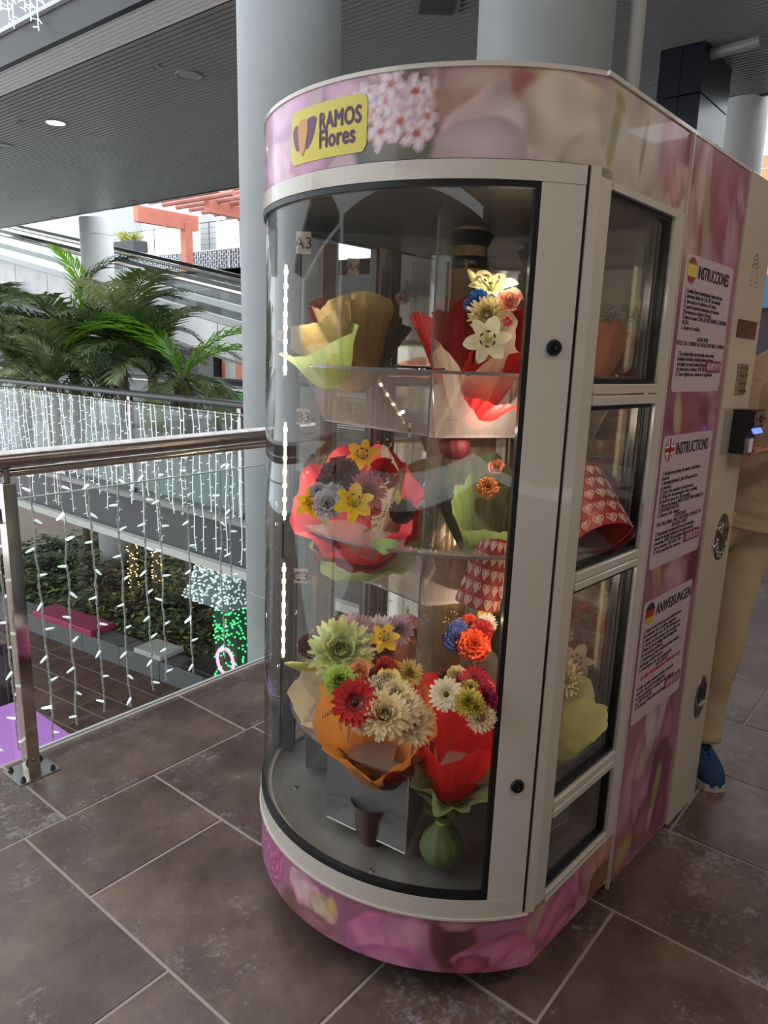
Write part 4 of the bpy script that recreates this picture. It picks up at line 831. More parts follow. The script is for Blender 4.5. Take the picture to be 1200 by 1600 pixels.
# logo sticker, bent round the fascia
YEL = mat('yellow_vinyl', rgb(226, 210, 78), .3); PUR = mat('purple_vinyl', rgb(104, 44, 108), .35); ORV = mat('orange_vinyl', rgb(226, 160, 80), .35); PURD = mat('purple_ink', rgb(84, 34, 84), .4)
def bent(vs, off): return [(arc(R(11.9) - x / RC, RC + off) + (z,)) for x, z in vs]
def rounded(w_, h_, r, n=6): return [(cx + r * cos(a0 + k * pi / 2 / n), cy + r * sin(a0 + k * pi / 2 / n)) for cx, cy, a0 in ((w_ - r, h_ - r, 0), (r, h_ - r, pi / 2), (r, r, pi), (w_ - r, r, 3 * pi / 2)) for k in range(n + 1)]
LW, LH, LZ = .219, .104, 1.858
def bent_poly(poly, off, name, m_, parent):
    "fills an outline by vertical strips so it can follow the curve"
    xs_ = [p[0] for p in poly]; x0, x1 = min(xs_) + 1e-5, max(xs_) - 1e-5; n = max(6, int((x1 - x0) / .006)); g_ = MB(); vs = []
    for i in range(n + 1):
        x = x0 + (x1 - x0) * i / n; ys = []
        for (ax, ay), (bx_, by_) in zip(poly, poly[1:] + poly[:1]):
            if (ax - x) * (bx_ - x) < 0 or ax == x: ys.append(ay + (by_ - ay) * (x - ax) / (bx_ - ax if bx_ != ax else 1))
        vs += [(x, min(ys)), (x, max(ys))]
    g_.add(bent(vs, off), [(2 * i, 2 * i + 2, 2 * i + 3, 2 * i + 1) for i in range(n)]); return g_.build(name, m_, parent)
lg = bent_poly([(x, LZ + z) for x, z in rounded(LW, LH, .014)], .0015, 'logo_sticker', YEL, mach); lg['label'] = 'yellow rounded logo sticker'
def petal(pts, m_, off): bent_poly([(x * LW, LZ + z * LH) for x, z in pts], off, 'logo_petal', m_, lg)
petal([(.03, .62), (.05, .70), (.10, .74), (.13, .70), (.15, .30), (.13, .24), (.09, .28), (.05, .44)], PUR, .002)
petal([(.26, .74), (.30, .80), (.38, .80), (.41, .74), (.40, .60), (.35, .38), (.29, .24), (.25, .24)], PUR, .002)
petal([(.12, .62), (.13, .74), (.17, .80), (.24, .81), (.28, .74), (.28, .56), (.25, .30), (.22, .16), (.19, .12), (.16, .20), (.13, .42)], ORV, .0026)
def bent_text(body, size, x, z, m_, parent, sx=1, bold=.0):
    c = bpy.data.curves.new('tmp', 'FONT'); c.body = body; c.size = size; c.space_character = 1.05; c.resolution_u = 4
    o = bpy.data.objects.new('tmp', c); col.objects.link(o); bpy.context.view_layer.update()
    me = bpy.data.meshes.new_from_object(o.evaluated_get(bpy.context.evaluated_depsgraph_get())); bpy.data.objects.remove(o)
    vs0 = [v.co.copy() for v in me.vertices]; fs0 = [tuple(p.vertices) for p in me.polygons]; n0 = len(vs0); me = bpy.data.meshes.new('logo_lettering'); me.from_pydata([v + Vector(d) for d in ((0, 0, 0), (bold, 0, 0), (-bold, 0, 0), (0, bold * .8, 0), (0, -bold * .8, 0)) for v in vs0], [], [tuple(i + k * n0 for i in f) for k in range(5) for f in fs0])
    P = [(v.co.x * sx + x, v.co.y + z) for v in me.vertices]
    for v, q_ in zip(me.vertices, bent(P, .0022)): v.co = q_
    me.materials.clear(); me.materials.append(m_); t = bpy.data.objects.new('logo_lettering', me); col.objects.link(t); t.parent = parent; return t
bent_text('RAMOS', .043, .097, LZ + .054, PURD, lg, .74, .0019); bent_text('Flores', .046, .097, LZ + .020, PURD, lg, .80, .0018)
# instruction stickers
STK = mat('translucent_sticker', rgb(206, 186, 190), .35); INK2 = mat('sticker_ink', rgb(70, 60, 66), .5); BADGE = mat('badge_red', rgb(136, 26, 62), .4); WINK = mat('white_ink', rgb(240, 230, 232), .5); RINK = mat('red_ink', rgb(176, 40, 50), .5)
def disc(u, z, a, b, y, t0=0, t1=2 * pi, n=24): return [(u + a * cos(t0 + (t1 - t0) * k / n), y, z + b * sin(t0 + (t1 - t0) * k / n)) for k in range(n + 1)]
def flat(name, pts, m_, parent): return MB().add(pts, [tuple(range(len(pts)))]).build(name, m_, parent)
def stk(u0, z1, w_, h_, title, lines, att, flag, badge, nm):
    o = MB().prism([(u0 + x, z) for x, z in rounded(w_, h_, .014)], 0, .0008); o.v = [(x, -.0028 - z, y + z1 - h_) for x, y, z in o.v]
    o = o.build('instruction_sticker', STK, mach, label=nm)
    fu, fz, ra = u0 + .045, z1 - .036, .030; y = -.0042
    if flag == 'es':
        flat('flag_band', disc(fu, fz, ra, ra, y), mat('flag_yellow', rgb(226, 204, 90), .4), o); flat('flag_band', disc(fu, fz, ra, ra, y - .0003, .5, pi - .5), mat('flag_red', rgb(160, 70, 60), .4), o); flat('flag_band', disc(fu, fz, ra, ra, y - .0003, pi + .5, 2 * pi - .5), mat('flag_red', rgb(160, 70, 60), .4), o)
    elif flag == 'de':
        flat('flag_band', disc(fu, fz, ra, ra, y), mat('flag_red', rgb(190, 40, 46), .4), o); flat('flag_band', disc(fu, fz, ra, ra, y - .0003, .34, pi - .34), mat('flag_black', rgb(30, 26, 28), .4), o); flat('flag_band', disc(fu, fz, ra, ra, y - .0003, pi + .34, 2 * pi - .34), mat('flag_yellow', rgb(216, 180, 50), .4), o)
    else:
        flat('flag_disc', disc(fu, fz, ra, ra, y), mat('flag_blue', rgb(70, 60, 92), .4), o)
        for an in (pi / 4, -pi / 4):
            for ww, mm, yy in ((.012, WINK, .0003), (.005, RINK, .0005)): MB().box((0, 0, 0), (ra * 1.9, .0002, ww)).build('flag_saltire', mm, o, M=Matrix.Translation((fu, y - yy, fz)) @ Matrix.Rotation(an, 4, 'Y'))
        for ww, mm, yy in ((.020, WINK, .0007), (.011, RINK, .0009)):
            c_ = MB(); c_.box((fu, y - yy, fz), (ra * 1.9, .0002, ww)); c_.box((fu, y - yy, fz), (ww, .0002, ra * 1.9)); c_.build('flag_cross', mm, o)
    tl_ = max(len(title), 1); text(title, .044, o, (u0 + .086, y, z1 - .051), INK, 'title', sx=(w_ - .100) / (tl_ * .0285), bold=.0003)
    zz = z1 - .088; dz = (h_ - .10) / (len(lines) + 1.2)
    for k, l in enumerate(lines):
        c_ = l.startswith('@'); r_ = l.startswith('#'); l = l.lstrip('@#'); sz = .0155
        if l: text(l, sz, o, (u0 + (w_ / 2 if c_ or r_ else .018), y, zz - k * dz), RINK if r_ else INK2, 'text_line', sx=min(1, (w_ - .03) / (len(l) * sz * .52)), align='CENTER' if c_ or r_ else 'LEFT', bold=0)
    bz = zz - badge * dz; MB().box((u0 + w_ * .80, y - .0004, bz + .006), (.115, .0006, .030)).build('phone_badge', BADGE, o); text('630 00 39 39', .028, o, (u0 + w_ * .80, y - .001, bz - .004), WINK, 'phone_number', sx=.62, bold=.0006, align='CENTER')
stk(.452, 1.742, .343, .325, 'INSTRUCCIONES', ['1. Consulte el precio introduciendo el número del ramo.', '2. Introduzca billetes de 5, 10, 20 € y/o monedas.', '3. Introduzca el número del ramo.', '4. Espere la apertura automática de la puerta.', '(Permanecerá abierta 30 seg.)', '5. Retire el ramo CON LAS DOS MANOS, CONTIENE', 'AGUA.', '6. Retire el cambio.', '', '@ATENCIÓN', '@SOLO DA CAMBIO AL REALIZAR UNA COMPRA', '', '7. Si se produce algún error que impida retirar su ramo,', 'la máquina lo detectará y devolverá su dinero. Por favor,', 'no la golpee, en caso de incidencia llámenos al número', 'de atención al cliente: 928 70 42 49 -', '8. Zona vigilada por cámaras de seguridad.'], '', 'es', 14.4, 'Spanish instruction sticker')
stk(.444, 1.309, .353, .345, 'INSTRUCTIONS', ['', '1. See the price pressing the number of the flowers', 'branch.', '2. Enter money (tickets) of 5, 10 or 20 € and coins if it is', 'as needed.', '3. Enter the number of the branch.', '4. Wait for the automatic door opening.', '(It shall be open for 30 seconds)', '5. Pick up the branch WITH YOUR TWO HANDS, IT', 'CONTAINS WATER.', '6. Remove the change.', '@ATENTION:', '@THE MACHINE ONLY DELIVERS CHANGE TO', '@REALIZE A BUY', '7. If any monster is produced that you can\'t remove the', 'branch, the machine will detected it and give you back', 'your money. DON\'T HIT the machine and in any case call', 'us to number 928 70 42 49 -', '8. Area guarded by cameras.'], '', 'uk', 17.2, 'English instruction sticker')
stk(.443, .876, .345, .348, 'ANWEISUNGEN', ['1. Fragen sie nach dem preis der strauß indem sie', 'die nummer des straußes eingeben.', '2. Geben sie scheine von 5, 10, 20 € und münzen ein.', '3. Geben sie die nummer des straußes ein.', '4. Warten Sie, bis sich die klappe öffnet (die klappe bleibt', '30 sekunden geöffnet).', '5. Entnehmen sie den strauß mit beiden händen!', 'Achtung enthält wasser.', '6. Entnehmen sie das wechselgeld.', '@ACHTUNG!', '#ES GIBT WECHSELGELD NUR BEI KAUF', '', '7. Sollte ein fehler auftreten wird der automat das', 'und ihr das geld zurückgeben!', '8. Bei problemen wenden sie sich bitte an', 'an 928 70 42 49 -', '9. Achtung! Videoüberwachung'], '', 'de', 15.6, 'German instruction sticker')
# controls
Y = -.009
d_ = MB().cbox((.953, Y - .0005, 1.592), (.172, .003, .050), .001).build('display', mat('display_dark', rgb(58, 58, 66), .1, .3, coat=1), mach, label='dark glossy price display')
kp = MB().cbox((.963, Y - .0005, 1.450), (.092, .003, .090), .001).build('keypad', STEEL, mach); kk = None
KEYM = mat('key_steel', rgb(206, 200, 190), .2, 1)
for r_ in range(4):
    for c_ in range(4):
        M = Matrix.Translation((.930 + c_ * .022, Y - .0035, 1.483 - r_ * .022))
        kk_ = MB().cbox((0, 0, 0), (.016, .004, .017), .001).build('key', KEYM, kp, M=M) if kk is None else inst(kk, 'key', kp, M=M)
        kk = kk or kk_
        text('123A456B789C*0#D'[r_ * 4 + c_], .011, kk_, (-.004, -.0024, -.004), INK, 'key_mark')
rd = thing('card_reader', None, None); rd.parent = mach; rd.location = (.953, Y, 1.300)
MB().cbox((-.012, -.002, 0), (.16, .003, .125), .001).build('back_plate', mat('clear_plate', rgb(170, 160, 146), .25), rd)
b_ = MB(); pr = [(0, .064), (-.062, .064), (-.064, .02), (-.044, -.01), (-.046, -.064), (0, -.064)]
b_.add([(x, y, z) for x in (-.03, .07) for y, z in pr], [tuple(range(6)), tuple(range(11, 5, -1))] + [(i, (i + 1) % 6, 6 + (i + 1) % 6, 6 + i) for i in range(6)]).build('housing', BLACK, rd)
MB().box((.02, -.0655, .042), (.094, .005, .040)).build('bezel', STEEL, rd)
MB().box((.02, -.069, .040), (.094, .003, .005)).build('card_slot', BLACKG, rd); MB().cyl((.022, -.066, .040), (.022, -.070, .040), .012, n=18).build('slot_notch', BLACKG, rd)
scr = MB().box((0, 0, 0), (.084, .003, .022)).build('screen', mat('blue_screen', rgb(60, 90, 220), .2, emit=(.10, .18, .9, 1), es=1.6), rd, M=Matrix.Translation((.02, -.0600, .007)) @ Matrix.Rotation(-.5, 4, 'X'))
MB().box((.02, -.047, -.040), (.090, .006, .048)).build('lower_plate', STEEL, rd); MB().box((.012, -.051, -.040), (.030, .003, .040)).build('notice_label', WINK, rd)
cs = thing('coin_slot', None, None); cs.parent = mach; cs.location = (.977, Y, .972)
flat_ = MB(); flat_.add([(x, -.001 * 0, z) for x, _, z in disc(0, 0, .056, .074, 0)[:-1]] + [(x, -.004, z) for x, _, z in disc(0, 0, .054, .072, 0)[:-1]], [tuple(range(24, 48))] + [(i, (i + 1) % 24, 24 + (i + 1) % 24, 24 + i) for i in range(24)]); flat_.build('bezel', mat('coin_bezel', rgb(62, 60, 62), .35), cs)
dsk = MB(); dsk.cyl((.010, -.004, .020), (.010, -.009, .020), .034, .032, 28); dsk.build('disc', STEEL, cs); MB().box((.010, -.010, .022), (.034, .002, .004)).build('slot', BLACKG, cs)
for k, s in enumerate(('2€', '1€', '50', '20', '10', '5')):
    a = R(186 + k * 30); cx_, cz_ = .042 * cos(a), .054 * sin(a) - .002
    o = flat('coin_mark', disc(cx_, cz_, .0095 - .0006 * k, .0115 - .0007 * k, -.0045), WINK, cs); text(s, .011, o, (cx_, -.0052, cz_ - .004), INK, 'coin_value', align='CENTER', sx=.8)
for du, dz, r_ in ((.912, .952, .009), (.936, 1.004, .010)):
    c_ = MB().cyl((du, Y, dz), (du, Y - .010, dz), r_, r_ * .8, 16).build('key_cylinder', CHROME, mach, True); MB().box((du, Y - .011, dz), (.003, .002, .010)).build('keyhole', BLACK, c_)
ds_ = thing('coin_return', None, None); ds_.parent = mach; ds_.location = (.987, Y, .436)
f2 = MB(); f2.add([(x, 0, z) for x, _, z in disc(0, 0, .048, .074, 0)[:-1]] + [(x, -.003, z) for x, _, z in disc(0, 0, .047, .072, 0)[:-1]], [tuple(range(24, 48))] + [(i, (i + 1) % 24, 24 + (i + 1) % 24, 24 + i) for i in range(24)]); f2.build('oval_plate', mat('return_plate', rgb(122, 112, 102), .3, .7), ds_)
MB().box((.004, -.003, .010), (.048, .004, .056)).build('opening', BLACKG, ds_); MB().box((.004, -.008, -.020), (.052, .010, .003)).build('lip', BEIGE, ds_); MB().box((.030, -.006, .012), (.003, .004, .058)).build('door_edge', STEEL, ds_); MB().cyl((-.022, -.003, -.044), (-.022, -.005, -.044), .003, n=10).build('screw', BLACK, ds_)
h_ = MB()
for ring in range(3):
    for k in range(9 - ring * 2):
        a = R(20 + k * 140 / (8 - ring * 2)); h_.cyl((.955 + (.036 - ring * .010) * cos(a) * .8, Y - .0005, 1.752 + (.046 - ring * .012) * sin(a)), (.955 + (.036 - ring * .010) * cos(a) * .8, Y - .0015, 1.752 + (.046 - ring * .012) * sin(a)), .0018, n=6)
for k in range(4): h_.cyl((.934 - k * .002, Y - .0005, 1.748 - k * .012), (.934 - k * .002, Y - .0015, 1.748 - k * .012), .0018, n=6); h_.cyl((.975 + k * .002, Y - .0005, 1.748 - k * .012), (.975 + k * .002, Y - .0015, 1.748 - k * .012), .0018, n=6)
h_.build('speaker_holes', BLACK, mach)
# ------------------------------------------------------------------ bouquets
PAPER = {}
def paper(c, t=.35, r=.55):
    k = (c, t)
    if k not in PAPER: PAPER[k] = mat('paper_%d' % len(PAPER), rgb(*c), r, noise=(40, .05), bump=.12, trans=t)
    return PAPER[k]
FC = {}
def fcol(c, t=.2):
    if (c, t) not in FC: FC[(c, t)] = mat('petal_%d' % len(FC), rgb(*c), .5, noise=(25, .14), trans=t)
    return FC[(c, t)]
def frame_to(n, roll=0):
    n = Vector(n).normalized(); return n.to_track_quat('Z', 'Y').to_matrix().to_4x4() @ Matrix.Rotation(roll, 4, 'Z')
def petal_ring(m, n, L_, wd, el, cup=0, r0=.1, ph=0, nseg=4, jit=.06, notch=False, rnd=random):
    for k in range(n):
        a = 2 * pi * k / n + ph + rnd.uniform(-jit, jit); l = L_ * rnd.uniform(.93, 1.07); e = el + rnd.uniform(-jit, jit)
        pts = []; r, z = r0 * L_, 0; an = e
        for i in range(nseg + 1):
            f_ = i / nseg; ww = wd * (.35 + 1.0 * sin(pi * min(.93, .12 + .80 * f_))) * (1 if f_ < 1 else (.75 if notch else .3)); pts.append((r, z, ww)); r += l / nseg * cos(an); z += l / nseg * sin(an); an += cup / nseg
        vs = []
        for r, z, ww in pts:
            c, s = cos(a), sin(a)
            for q_, dz in ((-1, .25), (0, 0), (1, .25)): vs.append((r * c - q_ * ww * s, r * s + q_ * ww * c, z + dz * ww))
        m.add(vs, [(3 * i + j, 3 * i + j + 1, 3 * i + j + 4, 3 * i + j + 3) for i in range(nseg) for j in (0, 1)])
def flower(kind, parent, pos, nrm, rad, c, c2=None, seed=0):
    rnd = random.Random(seed); M = Matrix.Translation(pos) @ frame_to(nrm, rnd.uniform(0, 6)); m = MB(); r = rad
    if kind == 'gerbera':
        petal_ring(m, 20, r, r * .13, .12, -.25, .12, rnd=rnd, notch=True); petal_ring(m, 18, r * .86, r * .12, .32, -.3, .12, .15, rnd=rnd); o = m.build('gerbera', fcol(c), parent, True, M=M)
        m2 = MB(); petal_ring(m2, 26, r * .36, r * .04, .55, 0, .4, rnd=rnd); m2.build('inner_florets', fcol(c2 or c), o)
        MB().lathe([(r * .19, 0), (r * .17, r * .09), (.0005, r * .12)], 14).build('flower_centre', fcol((60, 20, 20) if sum(c) < 500 else (84, 66, 30)), o, True)
    elif kind == 'mum':
        for L_, e, cu, n in ((.98, .02, .5, 30), (.94, .28, .5, 30), (.88, .52, .6, 28), (.78, .78, .7, 26), (.66, 1.0, .8, 22), (.52, 1.2, .7, 16), (.34, 1.4, .4, 10)): petal_ring(m, n, r * L_, r * .068, e, cu, .06, rnd.random(), 4, .13, True, rnd=rnd)
        o = m.build('chrysanthemum', fcol(c, .25), parent, True, M=M); m2 = MB(); petal_ring(m2, 10, r * .3, r * .045, 1.2, .3, .1, nseg=2, rnd=rnd); m2.build('flower_centre', fcol(c2 or c), o, True)
    elif kind == 'carnation':
        for L_, e, n in ((1, .1, 9), (.92, .45, 9), (.8, .8, 8), (.62, 1.1, 7), (.45, 1.35, 5)):
            for k in range(n):
                a = 2 * pi * k / n + rnd.uniform(-.3, .3); c_, s_ = cos(a), sin(a); vs = []
                for i in range(4):
                    f_ = i / 3; rr = r * L_ * f_ * cos(e); zz = r * L_ * f_ * sin(e)
                    for j in range(7):
                        q_ = (j - 3) / 3 * r * .42 * (f_ ** .6); zz2 = zz + (rnd.uniform(-.10, .10) * r if i >= 2 else 0); vs.append((rr * c_ - q_ * s_, rr * s_ + q_ * c_, zz2))
                m.add(vs, [(7 * i + j, 7 * i + j + 1, 7 * i + j + 8, 7 * i + j + 7) for i in range(3) for j in range(6)])
        o = m.build('carnation', fcol(c), parent, False, M=M)
    elif kind == 'rose':
        for k in range(15):
            f_ = k / 15; a0 = k * 2.399; rr = r * (.12 + .62 * f_); hh = r * (1.15 - .35 * f_); sp_ = 1.9 - .5 * f_; vs = []
            for i in range(5):
                for j in range(4):
                    b = j / 3; q_ = rr * (.55 + .45 * b + (.30 * f_ * b * b)); a = a0 + (i / 4 - .5) * sp_; vs.append((q_ * cos(a), q_ * sin(a), hh * (b - .5) * (1 - .12 * abs(i / 4 - .5) * 2 * b) - f_ * r * .1))
            m.add(vs, [(4 * i + j, 4 * i + 4 + j, 4 * i + 5 + j, 4 * i + 1 + j) for i in range(4) for j in range(3)])
        o = m.build('rose', fcol(c, .25), parent, True, M=M)
    elif kind == 'lily':
        petal_ring(m, 3, r * 1.05, r * .24, .75, -1.0, .05, 0, 6, .05, rnd=rnd); petal_ring(m, 3, r, r * .19, .65, -1.0, .05, pi / 3, 6, .05, rnd=rnd); o = m.build('lily', fcol(c, .3), parent, True, M=M)
        st = MB(); an_ = MB()
        for k in range(6):
            a = k * pi / 3 + .3; q_ = Vector((r * .30 * cos(a), r * .30 * sin(a), r * .62)); st.tube([(0, 0, 0), q_ * .6, q_], r * .018, 5); d = Vector((-sin(a), cos(a), .2)).normalized(); an_.tube([q_ - d * r * .10, q_, q_ + d * r * .10], [r * .02, r * .045, r * .02], 6)
        st.tube([(0, 0, 0), (0, 0, r * .7)], r * .03, 6); st.build('stamens', fcol((196, 206, 120)), o); an_.build('anthers', fcol(c2 or (90, 40, 22)), o)
    elif kind == 'bud':
        m.tube([(0, 0, -r), (0, 0, -r * .5), (0, 0, 0), (0, 0, r * .6), (0, 0, r)], [r * .10, r * .24, r * .26, r * .18, r * .06], 8); o = m.build('bud', fcol(c), parent, True, M=M)
    elif kind == 'berries':
        for k in range(7): a = k * 2.4; p = Vector((cos(a), sin(a), rnd.uniform(-.3, .5))) * r * .6; m.grid(lambda x, y: p + Vector((sin(pi * y) * cos(2 * pi * x), sin(pi * y) * sin(2 * pi * x), cos(pi * y))) * r * .38, 8, 5, True)
        o = m.build('berries', fcol(c, 0), parent, True, M=M)
    elif kind == 'spray':
        for k in range(46): p = Vector((rnd.uniform(-1, 1), rnd.uniform(-1, 1), rnd.uniform(-.4, .6))) * r; m.box(p, (r * .10, r * .10, r * .08)); 
        o = m.build('filler_spray', fcol(c), parent, M=M)
    elif kind == 'leaf':
        for k in range(11):
            f_ = k / 10; s_ = 1 if k % 2 else -1; b = Vector((0, 0, 0)).lerp(Vector((0, 2 * r, .5 * r)), f_); d = Vector((s_ * .8, .6, .2)).normalized() * r * .5 * (1.1 - .5 * f_); w_ = d.orthogonal().normalized() * r * .12
            m.add([b, b + d * .5 + w_, b + d, b + d * .5 - w_], [(0, 1, 2, 3)])
        m.tube([(0, 0, 0), (0, r, .2 * r), (0, 2 * r, .5 * r)], r * .03, 4); o = m.build('greenery', fcol(c), parent, M=M)
    return o
def wrap(parent, A, Mo, rad, c, front=.8, back=1.15, waves=6, amp=.10, ph=0, spread=2 * pi, face=0, t=.35, name='wrap_sheet', flare=.55, fn=None, crumple=.05):
    "paper cone from tie A to mouth centre Mo; angle 0 looks at the picture taker"
    ax = (Mo - A); H = ax.length; ax = ax.normalized(); toc = (CAM - Mo); toc = (toc - ax * toc.dot(ax)).normalized(); sd_ = ax.cross(toc); nu = 72; nv = 12; rnd = random.Random(int(ph * 100) + 5); p1, p2 = rnd.uniform(0, 6), rnd.uniform(0, 6)
    inv = parent.matrix_world.inverted() if parent else Matrix.Identity(4)
    def f(a, b):
        th = face + (a - .5) * spread; k = (1 + cos(th)) / 2; L_ = (front * k + back * (1 - k)) + amp * abs(sin(waves * th / 2 + ph)) - amp * .5
        r = .014 + (rad - .014) * (b ** flare) * (1 + .5 * max(0, b - .7)) * (1 + crumple * sin(9 * th + p1) * b + crumple * .8 * sin(5 * th + p2 + 3 * b) * b)
        return inv @ (A + ax * (H * L_ * b) + (toc * cos(th) + sd_ * sin(th)) * r * (1 + .02 * sin(23 * th) * b))
    m = MB(); m.grid(f, nu, nv, wrap=abs(spread - 2 * pi) < .01); return m.build(name, paper(c, t), parent, True)
def bouquet(lb, cpx, cpy, d, base, top=None, grp='bouquets in the machine'):
    c = at(cpx, cpy, d=d); t = thing('bouquet', lb, 'bouquet', c, group=grp); bpy.context.view_layer.update(); return t
def fl(t, kind, px_, py_, wpx, d, c, c2=None, up=.25, side=0, seed=None):
    p = at(px_, py_, d=d); r = wpx / 2 * (p - CAM).length / F
    n = (CAM - p).normalized() + Vector((0, 0, up)) + _r * side
    return flower(kind, t, p - t.location, n, r, c, c2, seed if seed is not None else int(px_ * 7 + py_))
def greens(t, pts, d, c=(48, 62, 36), s=26):
    for (x, y) in pts: fl(t, 'leaf', x, y, s, d, c, up=random.uniform(-.5, .8), side=random.uniform(-1, 1))
def pouch(t, px_, py_, wpx, hpx, d, c, tie=True):
    p = at(px_, py_, d=d); k = (p - CAM).length / F; w_, h_ = wpx / 2 * k, hpx * k; q = p - t.location; m = MB()
    def f(a, b):
        th = 2 * pi * a; pr = (.55, .86, 1, .98, .82, .5, .26, .55, .95)[min(8, int(b * 8.001))]; r = w_ * pr * (1 + .06 * sin(11 * th + b * 4)); return q + Vector((r * cos(th), r * sin(th), (b - .8) * h_))
    m.grid(f, 36, 8, True); m.build('water_pouch', paper(c, .3), t, True)
    if tie: MB().lathe([(w_ * .30, -.006), (w_ * .33, 0), (w_ * .30, .006)], 16, (q.x, q.y, q.z - .05 * h_), cap=False).build('tie', fcol((196, 206, 80)), t, True)
# A, left: seen from behind, kraft and green paper
t = bouquet('bouquet in kraft and pale green paper seen from behind, top left of the carousel', 535, 600, 1.86, 1)
A = at(556, 612, d=1.90)
wrap(t, A, at(520, 520, d=1.95), .125, (192, 170, 118), 1.0, 1.3, 4, .18, .3, 3.6, .5, .5, flare=.6)
wrap(t, A, at(552, 500, d=1.93), .10, (176, 152, 104), 1.15, 1.2, 3, .2, 1.2, 2.6, .1, .5, flare=.5)
wrap(t, at(524, 603, d=1.84), at(497, 532, d=1.82), .085, (150, 168, 100), .95, 1.1, 4, .10, .8, 4.4, .1, .45, flare=.45)
wrap(t, A, at(590, 520, d=1.98), .07, (96, 98, 68), 1.2, 1.1, 3, .15, 2, 3.4, -.3, .3, flare=.5)
fl(t, 'carnation', 503, 487, 40, 2.02, (206, 84, 60)); fl(t, 'rose', 628, 468, 24, 2.05, (226, 186, 160)); fl(t, 'spray', 640, 462, 26, 2.1, (70, 72, 60))
# A, right: lilies in red, salmon and cream sheets
t = bouquet('bouquet of white lilies and a pink rose in red and salmon sheets, top shelf right', 735, 640, 1.72, 1)
A = at(730, 662, d=1.74); Mo = at(755, 545, d=1.78)
wrap(t, A, Mo, .115, (196, 30, 34), .65, 1.75, 3, .30, .6, 2 * pi, 0, .35, flare=.6)
wrap(t, A, at(725, 530, d=1.82), .095, (214, 112, 86), 1.1, 1.35, 3, .2, 1.5, 2.6, 1.7, .4, flare=.5)
wrap(t, A, at(742, 535, d=1.70), .085, (226, 206, 178), .82, 1.3, 4, .22, .2, 4.4, .9, .4, flare=.55)
wrap(t, A, at(700, 520, d=1.86), .075, (186, 30, 34), 1.05, 1.25, 3, .24, .2, 3.4, .4, .35, flare=.5)
wrap(t, A, at(785, 575, d=1.62), .07, (206, 34, 34), .75, .9, 3, .2, .9, 3.2, -.3, .35, flare=.5)
fl(t, 'lily', 762, 532, 74, 1.56, (236, 230, 196), (80, 30, 20), up=.1); fl(t, 'lily', 768, 455, 72, 1.66, (236, 230, 180), up=1.2); fl(t, 'bud', 748, 445, 60, 1.68, (222, 220, 150), up=1.5, side=-1.2)
fl(t, 'mum', 760, 492, 58, 1.60, (232, 218, 166), (206, 196, 96)); fl(t, 'carnation', 748, 468, 30, 1.62, (40, 110, 190)); fl(t, 'carnation', 735, 476, 22, 1.62, (110, 130, 200)); fl(t, 'rose', 797, 470, 46, 1.60, (244, 190, 166)); fl(t, 'berries', 793, 502, 17, 1.56, (190, 24, 36)); fl(t, 'spray', 752, 430, 26, 1.74, (50, 22, 22)); fl(t, 'bud', 772, 548, 34, 1.6, (222, 220, 180), up=.8)
pouch(t, 712, 668, 46, 60, 1.70, (120, 40, 52), False)
# B, left: red wrap with yellow lilies
t = bouquet('bouquet of dark carnations, red rose and yellow lilies in coral red wrap, middle shelf', 560, 850, 1.75, 1)
A = at(588, 876, d=1.80); Mo = at(553, 772, d=1.76)
wrap(t, A, Mo, .140, (232, 66, 80), .55, 1.30, 9, .20, .2, 2 * pi, 0, .4, flare=.7)
wrap(t, A, at(560, 800, d=1.70), .118, (150, 24, 38), .68, .70, 5, .12, .5, 4.2, .0, .3, flare=.62)
wrap(t, A, at(572, 815, d=1.70), .128, (168, 186, 134), .72, .75, 5, .10, 1.5, 4.2, -.2, .4, flare=.55)
wrap(t, A, at(628, 740, d=1.86), .06, (186, 170, 140), 1.1, 1.2, 3, .2, .2, 3.2, 0, .4, flare=.5)
m_ = MB(); cc = at(600, 845, d=1.56) - t.location; uu = _r * .0012; zz_ = Vector((0, 0, .0012)); vv = (CAM - at(600, 845, d=1.56)).normalized() * .0012
m_.grid(lambda a, b: cc + uu * (-34 + 62 * a) + zz_ * (-2 - 12 * b + 12 * a * (1 - b) * sin(pi * a)) + vv * (9 * sin(5 * a)) + zz_ * (12 * b * cos(5.5 * a)), 24, 8); m_.build('folded_corner', paper((150, 186, 122), .4), t, True)
for k_, x, y, w_, c, c2, dd in (('lily', 553, 788, 66, (232, 192, 44), (150, 90, 20), 1.53), ('lily', 487, 788, 54, (232, 186, 44), (90, 30, 16), 1.60), ('lily', 566, 714, 56, (226, 176, 50), None, 1.72), ('carnation', 532, 744, 62, (96, 12, 26), None, 1.62), ('carnation', 515, 757, 44, (106, 14, 30), None, 1.62),
                                ('rose', 600, 744, 62, (168, 14, 34), None, 1.60), ('mum', 574, 768, 64, (196, 110, 116), (120, 20, 34), 1.58), ('carnation', 512, 788, 48, (206, 200, 206), None, 1.57), ('carnation', 522, 772, 40, (214, 208, 214), None, 1.59), ('carnation', 498, 768, 30, (190, 184, 186), None, 1.6), ('spray', 596, 712, 44, (214, 192, 180), None, 1.72),
                                ('carnation', 628, 800, 40, (66, 12, 36), None, 1.60), ('bud', 622, 777, 34, (214, 206, 90), None, 1.56), ('carnation', 585, 795, 24, (206, 96, 48), None, 1.6), ('spray', 512, 722, 20, (196, 180, 80), None, 1.74)):
    fl(t, k_, x, y, w_, dd, c, c2, up=1.0 if k_ == 'bud' else .35)
greens(t, ((600, 808), (588, 818), (612, 812), (560, 770), (532, 768), (628, 748), (575, 812), (547, 808)), 1.60, (62, 80, 48), 24)
